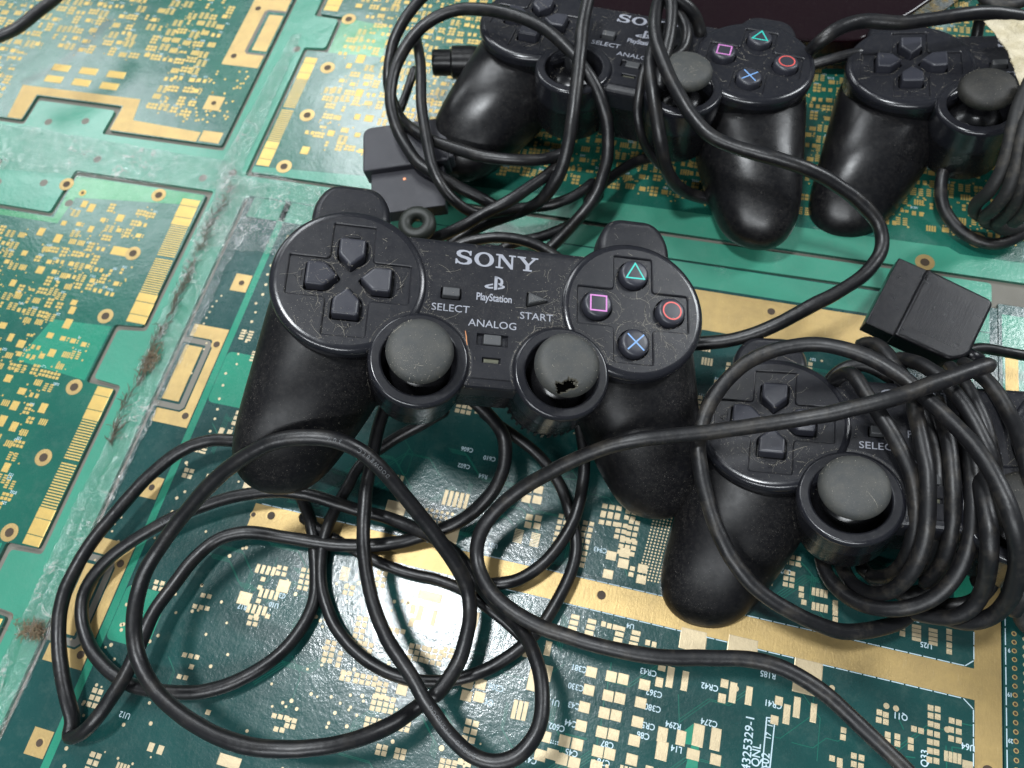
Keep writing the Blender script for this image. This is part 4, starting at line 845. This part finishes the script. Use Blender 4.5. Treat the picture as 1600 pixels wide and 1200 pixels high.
c_over = cable([(1040, 540, 1.4), (1098, 537, 1.7), (1136, 533, 1.9), (1181, 520, 2.2), (1222, 502, 2.5), (1273, 475, 2.8), (1325, 447, 3.0), (1359, 420, 3.1), (1378, 389, 3.2), (1376, 355, 3.5), (1352, 324, 4.0), (1308, 289, 4.7), (1256, 262, 5.3), (1205, 246, 5.5), (1153, 232, 5.5), (1110, 212, 5.6), (1080, 178, 5.8), (1055, 138, 6.0), (1036, 95, 6.1), (1024, 55, 6.1), (1024, 20, 6.1), (1036, -6, 6.0), (1056, -2, 5.8), (1078, 14, 5.4), (1090, 34, 4.8), (1096, 60, 4.2)],
    'black cable draped over the far controllers\' grips and hooking back to the central one', .285)
c_hang = cable([(1040, 40, 5.4), (1018, 85, 5.6), (1018, 120, 5.6), (1023, 165, 5.2), (1031, 215, 4.4), (1041, 262, 3.2), (1057, 290, 2.2), (1080, 303, 1.4), (1125, 312, .9), (1160, 310, .7)], 'black cable hanging between the stick housings of the top centre controller', .29)
cable([(1045, -14, 6.4), (1049, 20, 6.3), (1046, 60, 6.1), (1036, 100, 5.8), (1030, 140, 5.4)], 'black cable dropping from the top edge behind the right stick of the top centre controller', .26, M_cable)
cable([(1030, -10, 5.3), (1060, 22, 5.3), (1072, 50, 5.2), (1066, 78, 5.0), (1040, 95, 5.0)], 'black cable turned tightly over the start button of the top centre controller', .26, M_cable)
c_thin = cable([(1030, 60, 5.2), (1008, 105, 5.2), (999, 145, 4.9), (996, 180, 4.4), (1003, 215, 3.6), (1014, 238, 2.8), (1034, 262, 2.0)], 'second cable hanging just left of the other in front of the top centre controller', .2)
GL = 'loops of cable beside the top centre controller'
def loop(pts, lab, r=.27): return cable(pts, lab, r, M_cable, GL)
loop([(835, 412, .8), (850, 395, .8), (874, 372, 1.1), (905, 340, 1.6), (930, 308, 2.0), (945, 265, 2.6), (950, 230, 3.2), (948, 190, 4.0), (933, 142, 4.9), (905, 97, 5.5), (872, 61, 5.8), (835, 36, 5.9), (794, 21, 5.9), (752, 15, 5.7), (711, 17, 5.5), (675, 31, 5.2), (648, 54, 4.9), (627, 86, 4.5), (613, 122, 4.2), (610, 158, 3.9), (618, 193, 3.6), (634, 226, 3.3), (655, 256, 3.1), (687, 276, 2.9), (712, 290, 2.6), (741, 304, 2.3), (766, 318, 2.0), (785, 330, 1.4)], 'black cable drawing the large ring over the left half of the top centre controller', .28)
loop([(668, -12, 5.2), (648, 8, 5.0), (630, 32, 4.8), (616, 62, 4.4), (609, 95, 4.0), (607, 130, 3.6), (622, 178, 2.8), (648, 204, 3.2), (678, 221, 3.5), (709, 232, 3.6), (751, 244, 3.7), (805, 250, 3.7), (850, 249, 3.4), (880, 240, 3.2), (893, 236, 3.0)], 'black cable from the top edge crossing the far left grip low down', .26)
loop([(648, 52, 3.9), (655, 84, 4.3), (659, 124, 4.4), (660, 170, 4.3), (666, 215, 4.1), (677, 262, 3.8), (693, 295, 3.5), (714, 318, 3.0), (745, 334, 2.3), (775, 332, 1.9), (811, 326, 1.7), (840, 323, 1.7), (868, 318, 1.8), (900, 305, 1.9), (930, 283, 1.8)], 'black cable dropping steeply between the grey plug and the far left grip', .25)
loop([(922, -12, 6.2), (910, 38, 6.0), (906, 85, 5.8), (902, 130, 5.4), (896, 180, 4.9), (887, 228, 4.2), (876, 268, 3.4), (857, 300, 2.6), (835, 320, 1.9), (800, 334, 1.4), (760, 350, 1.1), (715, 372, .9), (690, 395, .8)], 'black cable falling from the top edge across the empty stick well', .29)
loop([(880, 250, 2.8), (858, 272, 3.0), (826, 294, 3.1), (794, 316, 3.1), (751, 338, 2.9), (719, 356, 2.6), (690, 368, 2.2), (665, 378, 1.8)], 'straight stretch of black cable slanting down to the ring by the grey plug', .27)
loop([(940, 300, .9), (900, 345, .9), (868, 362, .9), (836, 373, .9), (800, 380, .9), (770, 400, .8)], 'black cable lying flat on the board behind the lettering', .25)
loop([(690, 395, 2.4), (730, 378, 2.6), (772, 371, 2.7), (815, 375, 2.6), (850, 389, 2.4), (880, 410, 2.2)], 'shiny short bow of cable touching the back edge of the central controller', .24)
loop([(612, 195, 1.2), (625, 170, 1.5), (640, 130, 1.6), (648, 105, 1.8)], 'short dark cable beside the barrel plug at upper left of the tangle', .22)
loop([(915, 320, 1.4), (935, 295, 1.6), (965, 270, 1.4), (1000, 250, 1.0), (1040, 240, .8)], 'dim cable running back into the shade between the far controllers', .25)
cable([(-30, 68, 3), (0, 56, 3), (28, 43, 3), (56, 21, 3), (84, 0, 3), (120, -35, 3)], 'black cable cutting across the top left corner of the photo', .30, M_cable)
GT = 'cables at the top right'
cable([(1262, 86, 3.6), (1272, 73, 4.6), (1287, 60, 5.0), (1312, 43, 5.2), (1350, 33, 5.2), (1400, 36, 5.2), (1450, 31, 5.2), (1500, 24, 5.2), (1545, 20, 5.0), (1580, 24, 4.8), (1620, 30, 4.6)], 'black cable running above the direction buttons of the top right controller', .30, M_cable, GT)
cable([(1262, 104, 2.6), (1285, 97, 2.8), (1320, 87, 3.0), (1350, 82, 3.0)], 'short cable bridging the gap between the two far controllers', .25, M_cable, GT)
cable([(1530, -15, 4.2), (1545, 4, 4.2), (1570, 10, 4.2), (1600, 2, 4.2), (1620, -10, 4.2)], 'dusty cable curling in at the top right corner', .26, M_cablevery, GT)
cable([(1524, 70, 1.5), (1528, 45, 2.0), (1534, 20, 2.6), (1540, 0, 3.0)], 'upright dark cable between the top right controller and the cream wrapping', .28, M_cable, GT)
cable([(1478, 250, 1.6), (1470, 290, 1.3), (1474, 325, .8), (1488, 348, .6), (1504, 364, .5), (1528, 377, .5), (1556, 381, .5), (1583, 373, .6), (1610, 358, .8)], 'dusty cable bowed round a gold-ringed hole at the right edge', .26, M_cabledusty, GT)
for i, (pts, lab) in enumerate((([(1612, 120, 5.6), (1590, 170, 5.4), (1578, 220, 5.0), (1565, 265, 4.3), (1545, 300, 3.5), (1524, 320, 2.5), (1524, 334, 1.6), (1545, 344, 1.2), (1590, 340, 1.0)], 'first of the dusty bunched cords at the right edge'),
                                ([(1622, 150, 5.4), (1600, 200, 5.4), (1590, 250, 4.8), (1575, 295, 4.0), (1552, 326, 3.0), (1538, 338, 2.1), (1545, 350, 1.3), (1580, 352, 1.0)], 'second of the dusty bunched cords at the right edge'),
                                ([(1640, 170, 5.4), (1612, 220, 5.4), (1602, 270, 4.6), (1588, 312, 3.6), (1568, 340, 2.4), (1556, 350, 1.6), (1570, 360, 1.0), (1600, 356, .8)], 'third of the dusty bunched cords at the right edge'),
                                ([(1640, 220, 5.0), (1622, 260, 5.0), (1614, 300, 4.2), (1602, 332, 3.2), (1580, 350, 2.2)], 'last of the dusty bunched cords, nearest the right edge'))):
    cable(pts, lab, .26, M_cablevery, 'bunched dusty cords at the right edge', 'cord', 'dusty_cord')
random.seed(5)
cable_print(c_top, '30V', (535, 692), .21, False); cable_print(c_top, '80°C', (575, 722), .21, False); cable_print(c_top, 'DOOWELL', (596, 742), .19, False)
cable_print(c_second, 'DOOWELL CABLE', (676, 1110), .20, True); cable_print(c_second, '30V', (255, 815), .2, False, M_cabletext)

# ------------------------------------------------------------------ plugs and small things
def put(o, px, py, z, rz, rx=0, ry=0): o.location = at(px, py, z); o.rotation_euler = (rx, ry, rz)
# black ribbed plug at right
e = empty('controller_plug'); tag(e, 'black controller plug with a ribbed hood, lying on the coiled cable at right', 'plug', 'controller plugs')
mesh('hood', *plate([rounded([(-.8, -1.62), (1.35, -1.62), (1.85, -1.15), (1.85, 1.5), (-.8, 1.62)], [.05, .25, .25, .3, .05], 5)], -.5, .5, .14, 4), M_plugb, e, angle=40)
mesh('connector_shell', *plate([rounded([(-1.9, -1.6), (-.7, -1.6), (-.7, 1.66), (-1.9, 1.66)], .06)], -.42, .34, .06, 3), M_plugb, e, angle=40)
for k in range(16): mesh('grip_rib', *plate([rounded([(-.45 + k * .12, -1.1), (-.40 + k * .12, -1.1), (-.40 + k * .12, 1.1), (-.45 + k * .12, 1.1)], .01, 1)], .48, .507, .006, 1), M_plugb, e)
mesh('strain_relief', *lathe([(0, .0), (.30, .0), (.26, .7), (0, .7)], 20), M_plugb, e, smooth=True); e.children[-1].location = (1.75, -.75, -.1); e.children[-1].rotation_euler = (0, math.pi / 2, 0)
e.location = (10.15, 16.85, 3.15); e.rotation_euler = (.05, .03, -.33)
# grey plug by the far left grip
e = empty('controller_plug'); tag(e, 'grey controller plug with rounded corners, wedged under the far left grip', 'plug', 'controller plugs')
mesh('hood', *plate([rounded([(-1.9, -1.15), (2.2, -1.15), (2.2, 1.35), (-1.9, 1.35)], [.1, .1, .35, .5], 6)], -.55, .5, .10, 4), M_plug, e, angle=40)
mesh('connector_shell', *plate([rounded([(-1.6, -3.4), (1.9, -3.4), (1.9, -1.05), (-1.6, -1.05)], .12)], -.62, .15, .06, 3), M_plug, e, angle=40)
mesh('copper_spot', *plate([rounded([(-.05, -1.72), (.09, -1.72), (.09, -1.58), (-.05, -1.58)], .03)], .14, .17, .01), simple('copper', (.65, .25, .12), .4, .5), e)
for k in range(5): mesh('side_rib', *plate([rounded([(2.15, -1.0 + k * .5), (2.42, -1.0 + k * .5), (2.42, -.72 + k * .5), (2.15, -.72 + k * .5)], .06, 3)], -.4, .45, .06), M_plug, e, angle=40)
put(e, 632, 238, 2.4, .30, .05, -.04)
# barrel plug
e = empty('barrel_plug'); tag(e, 'stubby dark barrel-shaped plug poking out left of the far left grip', 'plug', 'controller plugs')
mesh('barrel', *lathe([(0, 0), (.55, 0), (.62, .08), (.62, .9), (.78, 1.0), (.80, 1.9), (.7, 2.6), (0, 2.6)], 32), M_grip, e, angle=40); mesh('socket', *lathe([(0, -.01), (.3, -.01), (.3, .02)], 24), M_dark, e)
put(e, 676, 98, 2.9, 0, 0, 0); e.rotation_euler = Vector((.97, .25, -.1)).to_track_quat('Z', 'Y').to_euler()
# ring with a hole
e = mesh('rubber_grommet', *lathe([(.28, .0), (.25, .25), (.30, .42), (.55, .5), (.78, .42), (.85, .2), (.83, 0), (.28, 0)], 48), simple('olive_rubber', (.014, .017, .013), .5), smooth=True)
tag(e, 'dull olive rubber ring with a hole, between the left shoulder button and the lettering', 'rubber ring'); put(e, 653, 354, 2.9, 0, .1, .05)
# dark glossy maroon case at the top
M_maroon = plastic('maroon_lacquer', (.007, .0015, .003), .15, .2, .04)
poly = [tuple(at(*q, 2.2)[:2]) for q in ((905, 62), (1345, 62), (1425, 20), (1560, -75), (1560, -230), (860, -230))]
e = mesh('lacquered_case', *plate([rounded(poly, .3, 4)], .3, 2.2, .15, 4), M_maroon, angle=40); tag(e, 'dark maroon glossy case lying behind the two far controllers at the top edge', 'case')
# cream crumpled wrapping at the top right
t = NT('cream_paper'); t.set(Base_Color=t.mix(t.ramp(t.noise(1.5, 5), .35, .7), col(.62, .55, .40), col(.42, .36, .22)), Roughness=.55); t.l(t.bump(t.noise(1.6, 5, .7, dist=1.2), .8, .3), t.b.inputs['Normal']); M_cream = t.m
def sheet(name, P, nx, ny, amp, sc, mat, thick=.015, seed=0.0, ridge=0.0):
    """crumpled sheet between four corner points (bilinear), with thickness"""
    v, f = [], []
    for j in range(ny + 1):
        for i in range(nx + 1):
            a, b = i / nx, j / ny; p = (P[0] * (1 - a) + P[1] * a) * (1 - b) + (P[3] * (1 - a) + P[2] * a) * b
            q = p * sc + Vector((seed, 0, 0)); n1 = noise.noise(q); n2 = abs(noise.noise(q * 2.3)); n3 = abs(noise.noise(q * 5.1 + Vector((9, 2, 1))))
            h = amp * (.5 + n1 - .9 * n2 - .4 * n3) + ridge * math.exp(-((a - .5 - .12 * noise.noise(Vector((b * 6, seed, 1)))) / .13) ** 2) * (.6 + noise.noise(Vector((b * 9, seed, 5))))
            v.append(p + Vector((amp * .4 * noise.noise(q * 1.7 + Vector((3, 3, 3))), amp * .4 * n1, max(h, -p.z + .012))))
    for j in range(ny):
        for i in range(nx): k = j * (nx + 1) + i; f.append((k, k + 1, k + nx + 2, k + nx + 1))
    o = mesh(name, v, f, mat, smooth=True)
    if thick: m = o.modifiers.new('s', 'SOLIDIFY'); m.thickness = thick
    return o
e = sheet('paper_wrapping', [at(1537, 34, 5.2), at(1625, 30, 5.3), at(1618, 205, 5.1), at(1572, 75, 5.2)], 60, 60, .09, .9, M_cream, .03, 4); tag(e, 'crumpled cream wrapping behind the top right controller', 'wrapping')
# clear film: crumpled along the seams
def film_mat():
    t = NT('clear_film'); T_ = t.t; T_.nodes.remove(t.b)
    nn = t.bump(t.noise(1.8, 5, .65, dist=.8), 1.0, .25); nn = t.bump(t.noise(7, 3), .5, .04, nn)
    crease = t.math('MAXIMUM', t.ramp(t.math('ABSOLUTE', t.math('SUBTRACT', t.noise(.8, 3, .6, dist=.6), .5)), .0, .022, (1, 1, 1, 1), (0, 0, 0, 1)), t.ramp(t.math('ABSOLUTE', t.math('SUBTRACT', t.noise(2.1, 3, .6), .5)), .0, .014, (.7, .7, .7, 1), (0, 0, 0, 1)))
    tr = t.n('ShaderNodeBsdfTransparent'); tr.inputs[0].default_value = (.93, .95, .94, 1)
    gl = t.n('ShaderNodeBsdfGlossy'); gl.inputs['Roughness'].default_value = .16; t.l(nn, gl.inputs['Normal'])
    df = t.n('ShaderNodeBsdfDiffuse'); df.inputs[0].default_value = (.62, .64, .60, 1); t.l(nn, df.inputs['Normal'])
    a = t.n('ShaderNodeMixShader'); a.inputs[0].default_value = .13; t.l(tr.outputs[0], a.inputs[1]); t.l(gl.outputs[0], a.inputs[2])
    b = t.n('ShaderNodeMixShader'); t.l(t.math('ADD', t.math('MULTIPLY', t.ramp(t.noise(.9, 6, .7), .55, .85), .16), t.math('MULTIPLY', t.math('MULTIPLY', crease, t.ramp(t.noise(.5, 2), .40, .62)), .55)), b.inputs[0]); t.l(a.outputs[0], b.inputs[1]); t.l(df.outputs[0], b.inputs[2])
    t.l(b.outputs[0], t.o.inputs['Surface']); return t.m
M_film = film_mat()
def film(lab, pts, nx, ny, amp, ridge, seed):
    o = sheet('plastic_film', [Vector((x, y, z)) for x, y, z in pts], nx, ny, amp, .55, M_film, 0, seed, ridge); return tag(o, lab, 'plastic film', 'clear plastic film stretched over the boards')
film('crumpled clear film bulging along the lower part of the left seam', [(-22.9, -9, .05), (-21.5, -9, .05), (-21.2, 9.5, .05), (-22.9, 9.5, .05)], 22, 200, .16, .34, 1.0)
film('crumpled clear film bulging along the seam left of the central controller', [(-23.0, 9.3, .06), (-21.2, 9.3, .06), (-20.6, 20.6, .06), (-23.4, 20.6, .06)], 30, 150, .24, .50, 7.0)
film('shiny wrinkled film heaped where the seams cross behind the left shoulder button', [(-23.4, 16.5, .08), (-14.0, 16.3, .08), (-14.5, 20.6, .08), (-23.4, 21.2, .08)], 110, 60, .42, .0, 12.0)
film('creased film lying over the cut-out at far left', [(-45, 18.4, .05), (-23, 19.8, .05), (-23, 21.6, .05), (-45, 22.2, .05)], 150, 40, .16, .16, 20.0)
film('thin film strip running up the rail between the far boards', [(-23.9, 20.6, .04), (-22.5, 20.6, .04), (-22.7, 31, .04), (-23.3, 31, .04)], 20, 110, .14, .10, 31.0)
M_grit = simple('grey_grit', (.10, .085, .06), .9)
# brown dirt tufts caught in the seam
def tuft(px, py, n, sx, sy, lab):
    c = at(px, py); v, f = [], []
    for _ in range(n):
        p = Vector((random.gauss(0, sx), random.gauss(0, sy), U(.02, .3))); a = U(0, 6.28); pts = [p]
        for k in range(6): a += U(-.9, .9); p = p + Vector((math.cos(a) * .07, math.sin(a) * .07, U(-.03, .035))); p.z = max(p.z, .02); pts.append(p)
        v, f = joinin(v, f, tube(pts, U(.008, .022), 3, 0))
    o = mesh('dirt_tuft', v, f, M_dirt); o.location = c; tag(o, lab, 'dirt', 'tufts of brown dirt caught on the boards'); o['kind'] = 'stuff'
tuft(238, 566, 90, .16, .30, 'tuft of brown fluff in the seam left of the central controller')
tuft(56, 985, 130, .30, .12, 'tuft of brown fluff beside the outermost cable loop at lower left')
def seamdirt():
    v, f = [], []
    for k in range(330):
        t_ = rnd(); y = 5.5 + 14.5 * t_; x = -22.75 + .35 * noise.noise(Vector((y * .6, 0, 0))) + U(-.09, .09); a = math.pi / 2 + U(-.7, .7); p = Vector((x, y, U(.03, .22))); pts = [p]
        for q in range(5): a += U(-.4, .4); p = p + Vector((math.cos(a) * .11, math.sin(a) * .11, U(-.02, .02))); pts.append(p)
        v, f = joinin(v, f, tube(pts, U(.008, .02), 3, 0))
    o = mesh('seam_dirt', v, f, M_grit); tag(o, 'line of grey-brown dirt packed into the crumpled seam at left', 'dirt'); o['kind'] = 'stuff'
seamdirt()
# orange splinter beside the left stick of the central controller
v, f = tube([Vector((0, 0, 0)), Vector((.1, -.22, .03)), Vector((.15, -.38, .02)), Vector((.21, -.52, 0))], .02, 5, 0)
e = mesh('splinter', v, f, simple('orange_splinter', (.65, .28, .12), .6)); tag(e, 'tiny orange splinter beside the left stick of the central controller', 'splinter'); e.location = at(727, 517, 7.25)
